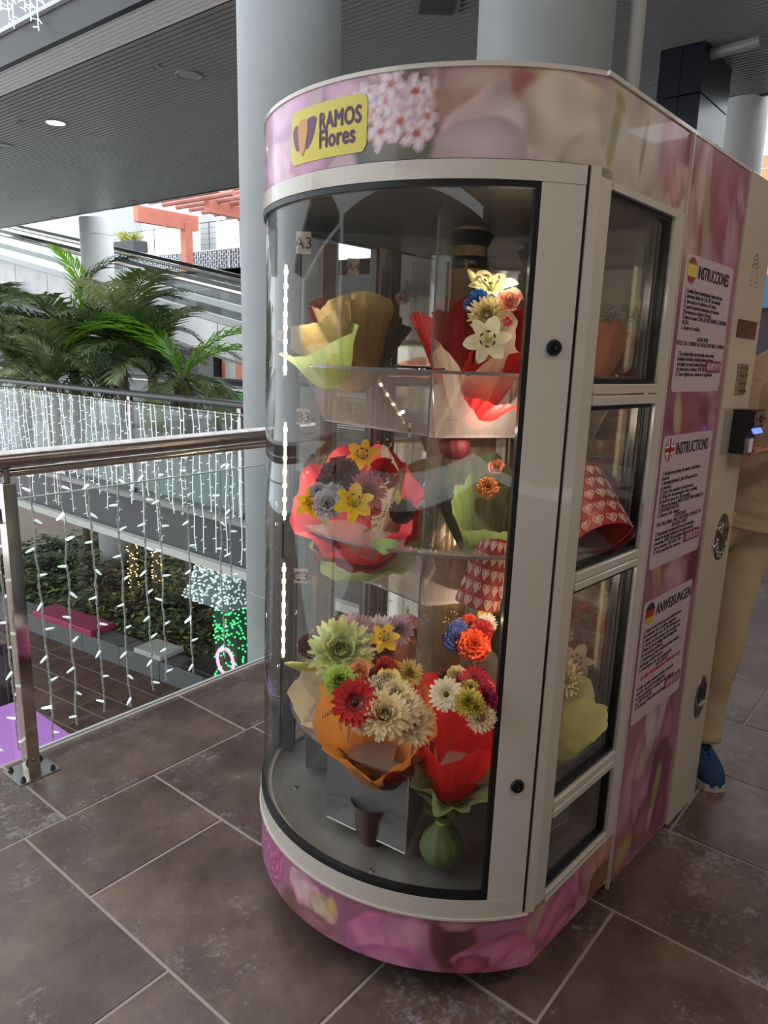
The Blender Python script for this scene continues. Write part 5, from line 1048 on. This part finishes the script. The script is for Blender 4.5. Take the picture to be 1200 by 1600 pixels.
# B, right: green wrap and a heart patterned pot
t = bouquet('bouquet in sage green paper above a red heart-patterned pot wrap, behind the pole', 745, 880, 1.72, 1)
A = at(752, 880, d=1.70); wrap(t, A, at(735, 760, d=1.85), .10, (98, 104, 74), 1.0, 1.3, 4, .2, .4, 2 * pi, 0, .3, flare=.6); wrap(t, A, at(765, 790, d=1.62), .075, (150, 172, 104), .9, 1.2, 4, .2, 1.4, 4, -.5, .4, flare=.6); wrap(t, A, at(720, 690, d=1.9), .09, (126, 104, 84), 1.0, 1.2, 4, .2, .9, 2 * pi, 0, .3)
fl(t, 'carnation', 762, 762, 34, 1.62, (176, 110, 60)); fl(t, 'rose', 776, 730, 30, 1.66, (180, 120, 86)); fl(t, 'mum', 740, 700, 40, 1.86, (150, 120, 90))
HRED = mat('heart_paper', rgb(142, 34, 40), .5); HW = mat('heart_line', rgb(226, 190, 180), .5)
def heart_cone(parent, A_, B_, r0, r1, nrow=5):
    ax = (B_ - A_); H = ax.length; ax.normalize(); toc = (CAM - A_); toc = (toc - ax * toc.dot(ax)).normalized(); sd_ = ax.cross(toc)
    def S(th, z, o=0): r = r0 + (r1 - r0) * z + o; return A_ + ax * H * z + (toc * cos(th) + sd_ * sin(th)) * r - parent.location
    m = MB(); m.grid(lambda a, b: S(2 * pi * a, b), 36, 6, True); o = m.build('patterned_pot', HRED, parent, True); h = MB()
    for row in range(nrow):
        for c_ in range(13):
            th0 = (c_ + (row % 2) * .5) * 2 * pi / 13; z0 = (row + .5) / nrow
            for sc in (1.0, .58, .2):
                pts = []
                for k in range(17):
                    a = 2 * pi * k / 16; x = 16 * sin(a) ** 3 / 17; y = (13 * cos(a) - 5 * cos(2 * a) - 2 * cos(3 * a) - cos(4 * a)) / 17; pts.append(S(th0 + x * .20 * sc, z0 + y * .085 * sc, .0008))
                h.tube(pts, .0009, 3)
    h.build('heart_pattern', HW, parent)
heart_cone(t, at(745, 945, d=1.58), at(775, 838, d=1.60), .050, .030)
# C, back: cream and lilac
t = bouquet('bouquet of large cream, lilac and yellow blooms in cream paper, lower shelf at the back', 540, 1120, 1.90, 1)
A = at(575, 1180, d=1.86); wrap(t, A, at(548, 1050, d=1.84), .15, (226, 214, 178), .72, 1.0, 6, .16, .3, 2 * pi, 0, .45, flare=.55); wrap(t, A, at(600, 1000, d=1.9), .10, (170, 110, 96), 1, 1.2, 4, .2, .9, 3.4, -.4, .3)
fl(t, 'bud', 470, 1041, 52, 1.62, (214, 212, 130), up=.4, side=-2.5); fl(t, 'mum', 533, 1018, 106, 1.60, (222, 226, 166), (190, 200, 110)); fl(t, 'mum', 555, 990, 66, 1.74, (206, 180, 192), (190, 150, 170)); fl(t, 'mum', 590, 988, 54, 1.78, (226, 216, 216)); fl(t, 'mum', 622, 985, 50, 1.8, (206, 176, 196)); fl(t, 'lily', 600, 1000, 52, 1.62, (232, 190, 60), (110, 40, 20), up=.5)
fl(t, 'carnation', 486, 1010, 40, 1.64, (92, 34, 50)); fl(t, 'carnation', 508, 1014, 36, 1.62, (222, 178, 166)); fl(t, 'carnation', 516, 987, 30, 1.76, (236, 184, 50)); fl(t, 'carnation', 484, 1004, 22, 1.68, (240, 176, 30)); fl(t, 'spray', 500, 995, 34, 1.66, (190, 170, 140)); fl(t, 'spray', 492, 1030, 30, 1.6, (206, 190, 150)); fl(t, 'carnation', 596, 1020, 40, 1.66, (130, 60, 56)); fl(t, 'mum', 648, 990, 44, 1.84, (214, 160, 120)); fl(t, 'carnation', 640, 975, 30, 1.86, (190, 120, 150))
greens(t, ((563, 1004), (570, 1010), (560, 1000), (604, 1022)), 1.58, (58, 66, 44), 20)
# C, front: orange wrap
t = bouquet('bouquet with a big red gerbera and cream blooms in orange paper, lower shelf front', 588, 1180, 1.62, 1)
A = at(598, 1222, d=1.62); Mo = at(583, 1105, d=1.60)
wrap(t, A, Mo, .125, (232, 150, 66), .62, 1.22, 5, .14, .3, 2 * pi, 0, .4, flare=.55); wrap(t, A, at(578, 1128, d=1.62), .135, (156, 26, 46), .62, .7, 4, .12, 1.2, 3.0, 1.5, .3, flare=.5); wrap(t, A, at(615, 1140, d=1.62), .11, (90, 18, 26), .55, .6, 4, .12, .2, 3.0, -1.0, .3, flare=.5)
for k_, x, y, w_, c, c2, dd in (('mum', 640, 1128, 64, (238, 220, 186), None, 1.47), ('gerbera', 554, 1098, 62, (192, 30, 30), (110, 16, 24), 1.42), ('mum', 530, 1065, 44, (190, 214, 116), (120, 170, 60), 1.47), ('rose', 562, 1050, 42, (238, 178, 140), None, 1.50), ('mum', 600, 1118, 66, (240, 226, 186), (206, 190, 120), 1.42), ('mum', 590, 1085, 50, (240, 234, 214), (226, 220, 180), 1.47), ('mum', 626, 1108, 58, (240, 226, 200), None, 1.46), ('rose', 608, 1062, 44, (240, 228, 170), None, 1.49),
                                ('mum', 618, 1085, 44, (242, 232, 196), None, 1.47), ('carnation', 602, 1042, 30, (196, 50, 30), None, 1.53), ('carnation', 618, 1044, 20, (226, 170, 50), None, 1.54), ('carnation', 582, 1060, 30, (136, 60, 40), None, 1.52), ('mum', 566, 1130, 30, (236, 220, 190), None, 1.43), ('berries', 575, 1062, 12, (170, 24, 28), None, 1.48), ('mum', 640, 1052, 36, (222, 196, 120), None, 1.54)):
    fl(t, k_, x, y, w_ * (1.22 if k_ == 'mum' else 1.08), dd, c, c2, up=.25)
greens(t, ((524, 1108), (532, 1122), (545, 1134), (590, 1070), (580, 1052), (556, 1134), (604, 1052)), 1.45, (52, 62, 36), 22)
# C, right: red wrap
t = bouquet('bouquet with a white gerbera and yellow blooms in bright red paper, lower shelf right', 708, 1160, 1.60, 1)
A = at(700, 1245, d=1.58); Mo = at(722, 1100, d=1.60)
wrap(t, A, Mo, .112, (206, 34, 40), .66, 1.15, 5, .18, .5, 2 * pi, 0, .35, flare=.5); wrap(t, A, at(715, 1190, d=1.52), .085, (178, 194, 136), .62, .8, 7, .2, .3, 4.6, 0, .4, flare=.8, crumple=.14)
for k_, x, y, w_, c, c2, dd in (('gerbera', 697, 1085, 44, (240, 228, 200), (222, 206, 160), 1.44), ('mum', 732, 1098, 42, (214, 200, 100), (226, 196, 80), 1.42), ('mum', 735, 1076, 26, (206, 196, 120), None, 1.46), ('gerbera', 740, 1065, 38, (206, 50, 76), (170, 30, 50), 1.48), ('carnation', 714, 1056, 28, (222, 200, 150), None, 1.5), ('mum', 752, 1122, 42, (240, 220, 186), None, 1.41), ('mum', 744, 1106, 28, (216, 190, 90), None, 1.41), ('carnation', 758, 1092, 34, (150, 30, 76), None, 1.44), ('carnation', 722, 1072, 26, (130, 30, 34), None, 1.48), ('spray', 726, 1068, 24, (206, 130, 130), None, 1.46), ('carnation', 698, 1058, 24, (120, 60, 34), None, 1.52)):
    fl(t, k_, x, y, w_ * 1.12, dd, c, c2, up=.15)
greens(t, ((742, 1045), (748, 1052), (738, 1038)), 1.5, (80, 62, 42), 26)
pouch(t, 692, 1278, 62, 92, 1.56, (120, 134, 84))
wrap(t, at(694, 1262, d=1.56), at(697, 1225, d=1.56), .07, (120, 134, 90), 1, 1, 6, .1, 0, 2 * pi, 0, .3, flare=.7)
# C, far right: blue and orange blooms
t = bouquet('bouquet of blue and orange blooms in white scalloped paper, lower shelf right of the pole', 735, 1060, 1.86, 1)
A = at(728, 1140, d=1.84); wrap(t, A, at(735, 1040, d=1.84), .11, (222, 204, 180), .9, .9, 8, .20, .4, 2 * pi, 0, .4, flare=.5)
fl(t, 'carnation', 711, 1000, 40, 1.70, (60, 74, 130)); fl(t, 'carnation', 716, 985, 34, 1.72, (84, 100, 160)); fl(t, 'carnation', 740, 1008, 52, 1.68, (190, 66, 30)); fl(t, 'carnation', 733, 972, 26, 1.74, (206, 70, 40)); fl(t, 'spray', 712, 974, 34, 1.74, (196, 190, 120)); fl(t, 'carnation', 752, 986, 36, 1.70, (140, 26, 30)); fl(t, 'mum', 760, 975, 34, 1.76, (236, 222, 212)); fl(t, 'carnation', 757, 962, 22, 1.78, (226, 190, 50))
# seen through the side hatches
t = bouquet('bouquet with blush pink paper behind the top side hatch', 935, 570, 1.86, 1)
A = at(925, 600, d=1.80); wrap(t, A, at(925, 535, d=1.86), .085, (206, 130, 100), .9, 1.3, 4, .2, .4, 2 * pi, 0, .4); fl(t, 'spray', 938, 500, 40, 1.8, (96, 92, 70)); greens(t, ((935, 500), (950, 505), (930, 485)), 1.78, (74, 84, 60), 34)
t = bouquet('dark red bouquet with a heart-patterned wrap behind the middle side hatch', 930, 800, 1.86, 1)
heart_cone(t, at(946, 842, d=1.72), at(910, 742, d=1.84), .066, .045, 5)
wrap(t, at(915, 800, d=1.86), at(925, 750, d=1.92), .09, (120, 70, 76), .9, 1.2, 4, .2, 1.4, 2 * pi, 0, .3); wrap(t, at(900, 810, d=1.9), at(898, 750, d=1.90), .05, (110, 120, 84), 1, 1.2, 4, .2, 1.4, 2 * pi, 0, .3)
t = bouquet('bouquet in pale yellow paper behind the lower side hatch', 890, 1150, 1.80, 1)
wrap(t, at(860, 1190, d=1.76), at(884, 1110, d=1.70), .085, (206, 200, 140), .9, 1.1, 5, .2, .4, 2 * pi, 0, .4); fl(t, 'mum', 880, 1060, 60, 1.80, (226, 206, 170)); fl(t, 'lily', 900, 1035, 54, 1.86, (232, 206, 190)); fl(t, 'mum', 905, 1000, 44, 1.94, (214, 120, 100)); fl(t, 'carnation', 895, 965, 40, 1.96, (200, 70, 60)); fl(t, 'mum', 875, 990, 40, 1.9, (220, 200, 160)); greens(t, ((885, 975), (900, 950)), 1.95, (74, 90, 60), 40)
t = bouquet('salmon paper bouquet against the back wall behind the lower side hatch', 945, 1060, 2.02, 1)
wrap(t, at(942, 1090, d=2.0), at(945, 1010, d=2.02), .05, (214, 90, 66), .9, 1.3, 4, .2, .4, 2 * pi, 0, .4)
# vase shape in the water box
t = thing('vase', 'dark crimson vase base standing in the clear water box', 'vase', at(583, 1312, d=1.66)); MB().lathe([(.035, 0), (.045, .02), (.05, .09), (.06, .12)], 24, cap=False).build('body', mat('crimson_plastic', rgb(70, 16, 28), .3), t, True)
# ------------------------------------------------------------------ the customer beside the machine
def skinmesh(name, joints, bones, m_, parent, lvl=2):
    me = bpy.data.meshes.new(name); me.from_pydata([j[0] for j in joints], bones, []); me.materials.append(m_)
    o = bpy.data.objects.new(name, me); col.objects.link(o); o.parent = parent; md = o.modifiers.new('skin', 'SKIN'); md.use_smooth_shade = True; md.branch_smoothing = .6
    for i, j in enumerate(joints):
        s = me.skin_vertices[0].data[i]; s.radius = j[1] if isinstance(j[1], tuple) else (j[1], j[1]); s.use_root = i == 0
    sb = o.modifiers.new('smooth', 'SUBSURF'); sb.levels = sb.render_levels = lvl; return o
per = thing('person', 'person in tan t-shirt, beige trousers and blue running shoes beside the control panel', 'person', (2.67, .63, 0))
# person axes: f = facing, l = to the right in the picture
pf = Vector((-.80, -.60, 0)).normalized(); pl = Vector((-pf.y, pf.x, 0)); pl = pl if pl.dot(_r) > 0 else -pl
def pp(l, f_, z): return pl * l + pf * f_ + Vector((0, 0, z))
SKIN = mat('skin', rgb(190, 130, 108), .5, noise=(30, .06)); TEE = mat('tan_cotton', rgb(186, 158, 130), .85, noise=(60, .06), bump=.2); PANTS = mat('beige_cotton', rgb(198, 176, 142), .85, noise=(50, .07), bump=.2); SHOE = mat('blue_knit', rgb(22, 66, 106), .7, noise=(160, .25), bump=.4); SOLE = mat('shoe_sole', rgb(206, 202, 196), .6); HAIR = mat('brown_hair', rgb(70, 50, 38), .7, noise=(60, .3), bump=.5)
# hips sit between two feet: the foot in view is at l=0, the other at l=-.26 behind the machine
HX = .09
skinmesh('body', [(pp(HX, 0, .97), .10), (pp(HX + .04, 0, 1.12), (.12, .09)), (pp(HX + .08, 0, 1.33), (.14, .10)), (pp(HX + .12, .0, 1.47), .07), (pp(HX + .14, .02, 1.56), .055), (pp(HX + .15, .04, 1.64), .075), (pp(HX + .15, .05, 1.72), .082), (pp(HX + .15, .04, 1.79), .05)],
         [(0, 1), (1, 2), (2, 3), (3, 4), (4, 5), (5, 6), (6, 7)], SKIN, per)
def limb(name, pts, rads, m_, parent=None, n=16, fold=0, seed=0, cap=True):
    rnd = random.Random(seed); P = [Vector(p) for p in pts]; K = 40; m = MB(); vs = []; prev = None
    def cr(t):
        x = t * (len(P) - 1); i = min(int(x), len(P) - 2); f_ = x - i; p0, p1, p2, p3 = P[max(i - 1, 0)], P[i], P[i + 1], P[min(i + 2, len(P) - 1)]
        c = .5 * ((2 * p1) + (p2 - p0) * f_ + (2 * p0 - 5 * p1 + 4 * p2 - p3) * f_ * f_ + (3 * p1 - p0 - 3 * p2 + p3) * f_ ** 3); r0, r1 = rads[i], rads[i + 1]; f_ = f_ * f_ * (3 - 2 * f_)
        return c, tuple(a + (b - a) * f_ for a, b in zip(r0, r1))
    b = None
    for k in range(K + 1):
        c, (ra, rb) = cr(k / K); c2_, _ = cr(min(1, (k + 1) / K)); c0, _ = cr(max(0, (k - 1) / K)); a = (c2_ - c0).normalized(); b = pl - a * pl.dot(a); b.normalize(); e = a.cross(b)
        for i in range(n * 2):
            t_ = 2 * pi * i / (n * 2); w_ = 1 + fold * (sin(k * 1.9 + 2 * sin(t_ + seed)) * .5 + sin(k * .9 + 3 * t_) * .4); vs.append(c + b * cos(t_) * ra * w_ + e * sin(t_) * rb * w_)
    N = n * 2; fs = [(k * N + i, k * N + (i + 1) % N, (k + 1) * N + (i + 1) % N, (k + 1) * N + i) for k in range(K) for i in range(N)]
    if cap: fs += [tuple(range(N - 1, -1, -1)), tuple(range(len(vs) - N, len(vs)))]
    m.add(vs, fs); return m.build(name, m_, parent or per, True)
limb('t_shirt', [pp(HX - .01, 0, .93), pp(HX, 0, 1.0), pp(HX + .04, .01, 1.14), pp(HX + .08, .01, 1.34), pp(HX + .12, 0, 1.46), pp(HX + .14, .01, 1.53)], [(.20, .15), (.195, .145), (.19, .14), (.20, .135), (.17, .10), (.075, .07)], TEE, fold=.025, seed=2)
for s in (0, -1):
    l0 = s * .24
    limb('trouser_leg', [pp(HX + (.075 if s == 0 else -.075), 0, .98), pp(l0 + .045, .01, .78), pp(l0 + .022, .03, .50), pp(l0 + .008, -.01, .28), pp(l0 + .006, .0, .12)], [(.10, .12), (.084, .10), (.068, .075), (.070, .070), (.068, .066)], PANTS, fold=.04, seed=3 + s)
    sh = MB()                                    # upper of the shoe, toe towards the picture taker
    sec = ((-.13, .030, .062), (-.11, .038, .098), (-.06, .040, .112), (-.01, .043, .100), (.04, .050, .082), (.08, .053, .062), (.115, .044, .050), (.135, .034, .036), (.146, .016, .018), (.149, .001, .002))
    def up_(a, b):
        x = b * 9; i = min(int(x), 8); f_ = x - i; y, w_, h_ = [p_ + (q_ - p_) * f_ for p_, q_ in zip(sec[i], sec[i + 1])]; th = pi * a; return pp(l0 + w_ * cos(th) * (1 + .15 * sin(th)), y + .03, .022 + h_ * sin(th) ** .8)
    sh.grid(up_, 20, 28); shoe = sh.build('shoe', SHOE, per, True, label='blue knitted running shoe')
    so = MB(); outl = [(.030, -.13), (.043, -.09), (.044, -.02), (.054, .05), (.054, .10), (.036, .138), (.0, .15)]; outl = outl + [(-x, y) for x, y in reversed(outl[:-1])]
    P3 = [pp(l0 + x, y + .03, 0) for x, y in outl]; n = len(P3)
    so.add([p + Vector((0, 0, .001)) for p in P3] + [p + Vector((0, 0, .030)) for p in P3], [tuple(range(n)), tuple(range(2 * n - 1, n - 1, -1))] + [(i, (i + 1) % n, n + (i + 1) % n, n + i) for i in range(n)]); so.build('sole', SOLE, shoe)
    la = MB()
    for k in range(5):
        y = -.005 + k * .017 + .03; h_ = .128 - k * .010; la.tube([pp(l0 - .026, y, h_ - .022), pp(l0, y + .006, h_), pp(l0 + .026, y, h_ - .022)], .0035, 5); la.tube([pp(l0 - .026, y, h_ - .022), pp(l0, y + .010, h_ + .002), pp(l0 + .026, y + .014, h_ - .026)], .003, 5)
    la.build('laces', mat('navy_lace', rgb(16, 34, 66), .7), shoe)
    tg_ = MB().box((0, 0, 0), (.05, .012, .034)).build('tongue', SHOE, shoe, M=Matrix.Translation(pp(l0, .005, .152)) @ Matrix.Rotation(math.atan2(pl.y, pl.x), 4, 'Z') @ Matrix.Rotation(-.5, 4, 'X'))
    text('asics', .014, tg_, (0, -.0065, .004), WINK, 'lettering', align='CENTER', bold=.0004)
# arms: near arm reaches to the card reader
sh_ = pp(HX + .30, .01, 1.42); el_ = pp(HX + .30, .08, 1.14); wr_ = pp(.06, .20, 1.215)
limb('sleeve', [pp(HX + .23, .0, 1.47), pp(HX + .29, .01, 1.40), pp(HX + .31, .03, 1.24)], [(.06, .07), (.075, .08), (.078, .082)], TEE, fold=.02, seed=8)
limb('sleeve', [pp(HX, .0, 1.47), pp(HX - .08, .01, 1.40), pp(HX - .12, .03, 1.24)], [(.06, .07), (.070, .075), (.070, .075)], TEE, fold=.02, seed=9)
def arm(S, E, Wr, tip):
    d = (tip - Wr).normalized(); sdv = d.cross(Vector((0, 0, 1))).normalized(); J = [(S, .048), (E, .043), (E.lerp(Wr, .4), .042), (Wr, .027), (Wr + d * .05, (.036, .018)), (Wr + d * .085, (.036, .016))]; Bn = [(0, 1), (1, 2), (2, 3), (3, 4), (4, 5)]
    for k, (o_, L_) in enumerate(((-.030, .062), (-.010, .072), (.010, .068), (.029, .052))):
        b = Wr + d * .09 + sdv * o_; i0 = len(J); J += [(b, .0095), (b + d * L_ * .5 + Vector((0, 0, -.006)), .0085), (b + d * L_ + Vector((0, 0, -.022)), .0070)]; Bn += [(5, i0), (i0, i0 + 1), (i0 + 1, i0 + 2)]
    i0 = len(J); b = Wr + d * .03 - sdv * .030 + Vector((0, 0, .008)); J += [(b, .012), (b + d * .03 - sdv * .020, .0105), (b + d * .06 - sdv * .022, .0085)]; Bn += [(4, i0), (i0, i0 + 1), (i0 + 1, i0 + 2)]
    return skinmesh('arm', J, Bn, SKIN, per)
arm(sh_, el_, wr_, pp(-.08, .23, 1.225)); arm(pp(HX - .09, .01, 1.42), pp(HX - .14, -.02, 1.14), pp(-.30, .16, 1.2), pp(-.40, .20, 1.22))
hd_ = pp(HX + .16, .045, 1.70)
m = MB(); 
def hf(a, b):
    th, ph_ = 2 * pi * a, pi * b; x, y, z = sin(ph_) * cos(th), sin(ph_) * sin(th), cos(ph_); jaw = 1 - .22 * max(0, -z); nose = .022 * math.exp(-((x / .18) ** 2)) * math.exp(-(((z + .12) / .22) ** 2)) * (1 if y > 0 else 0)
    return hd_ + pl * x * .076 * jaw + pf * (y * .094 * (1 - .1 * max(0, -z)) + nose) + Vector((0, 0, z * .118))
m.grid(hf, 32, 20, True); face = m.build('head', SKIN, per, True)
for s in (-1, 1):
    MB().lathe([(.001, -.008), (.008, -.005), (.011, 0), (.008, .005), (.001, .008)], 12, hd_ + pl * s * .031 + pf * .082 + Vector((0, 0, .005))).build('eye', mat('eye', rgb(50, 40, 36), .2), face, True)
    MB().tube([hd_ + pl * s * .074 + pf * .0 + Vector((0, 0, .03)), hd_ + pl * s * .084 + pf * -.012 + Vector((0, 0, .01)), hd_ + pl * s * .076 + Vector((0, 0, -.03))], [.008, .012, .007], 8).build('ear', SKIN, face, True)
MB().tube([hd_ + pl * -.024 + pf * .084 + Vector((0, 0, -.056)), hd_ + pf * .091 + Vector((0, 0, -.055)), hd_ + pl * .024 + pf * .084 + Vector((0, 0, -.056))], [.003, .006, .003], 8).build('mouth', mat('lips', rgb(170, 96, 90), .5), face, True)
m = MB(); m.grid(lambda a, b: hd_ + Vector((0, 0, .012)) + pl * cos(2 * pi * a) * sin(pi * .56 * b) * .084 + pf * (sin(2 * pi * a) * sin(pi * .56 * b) * .098 - .014) + Vector((0, 0, cos(pi * .56 * b) * .124)), 28, 10, True); m.build('hair', HAIR, per, True)
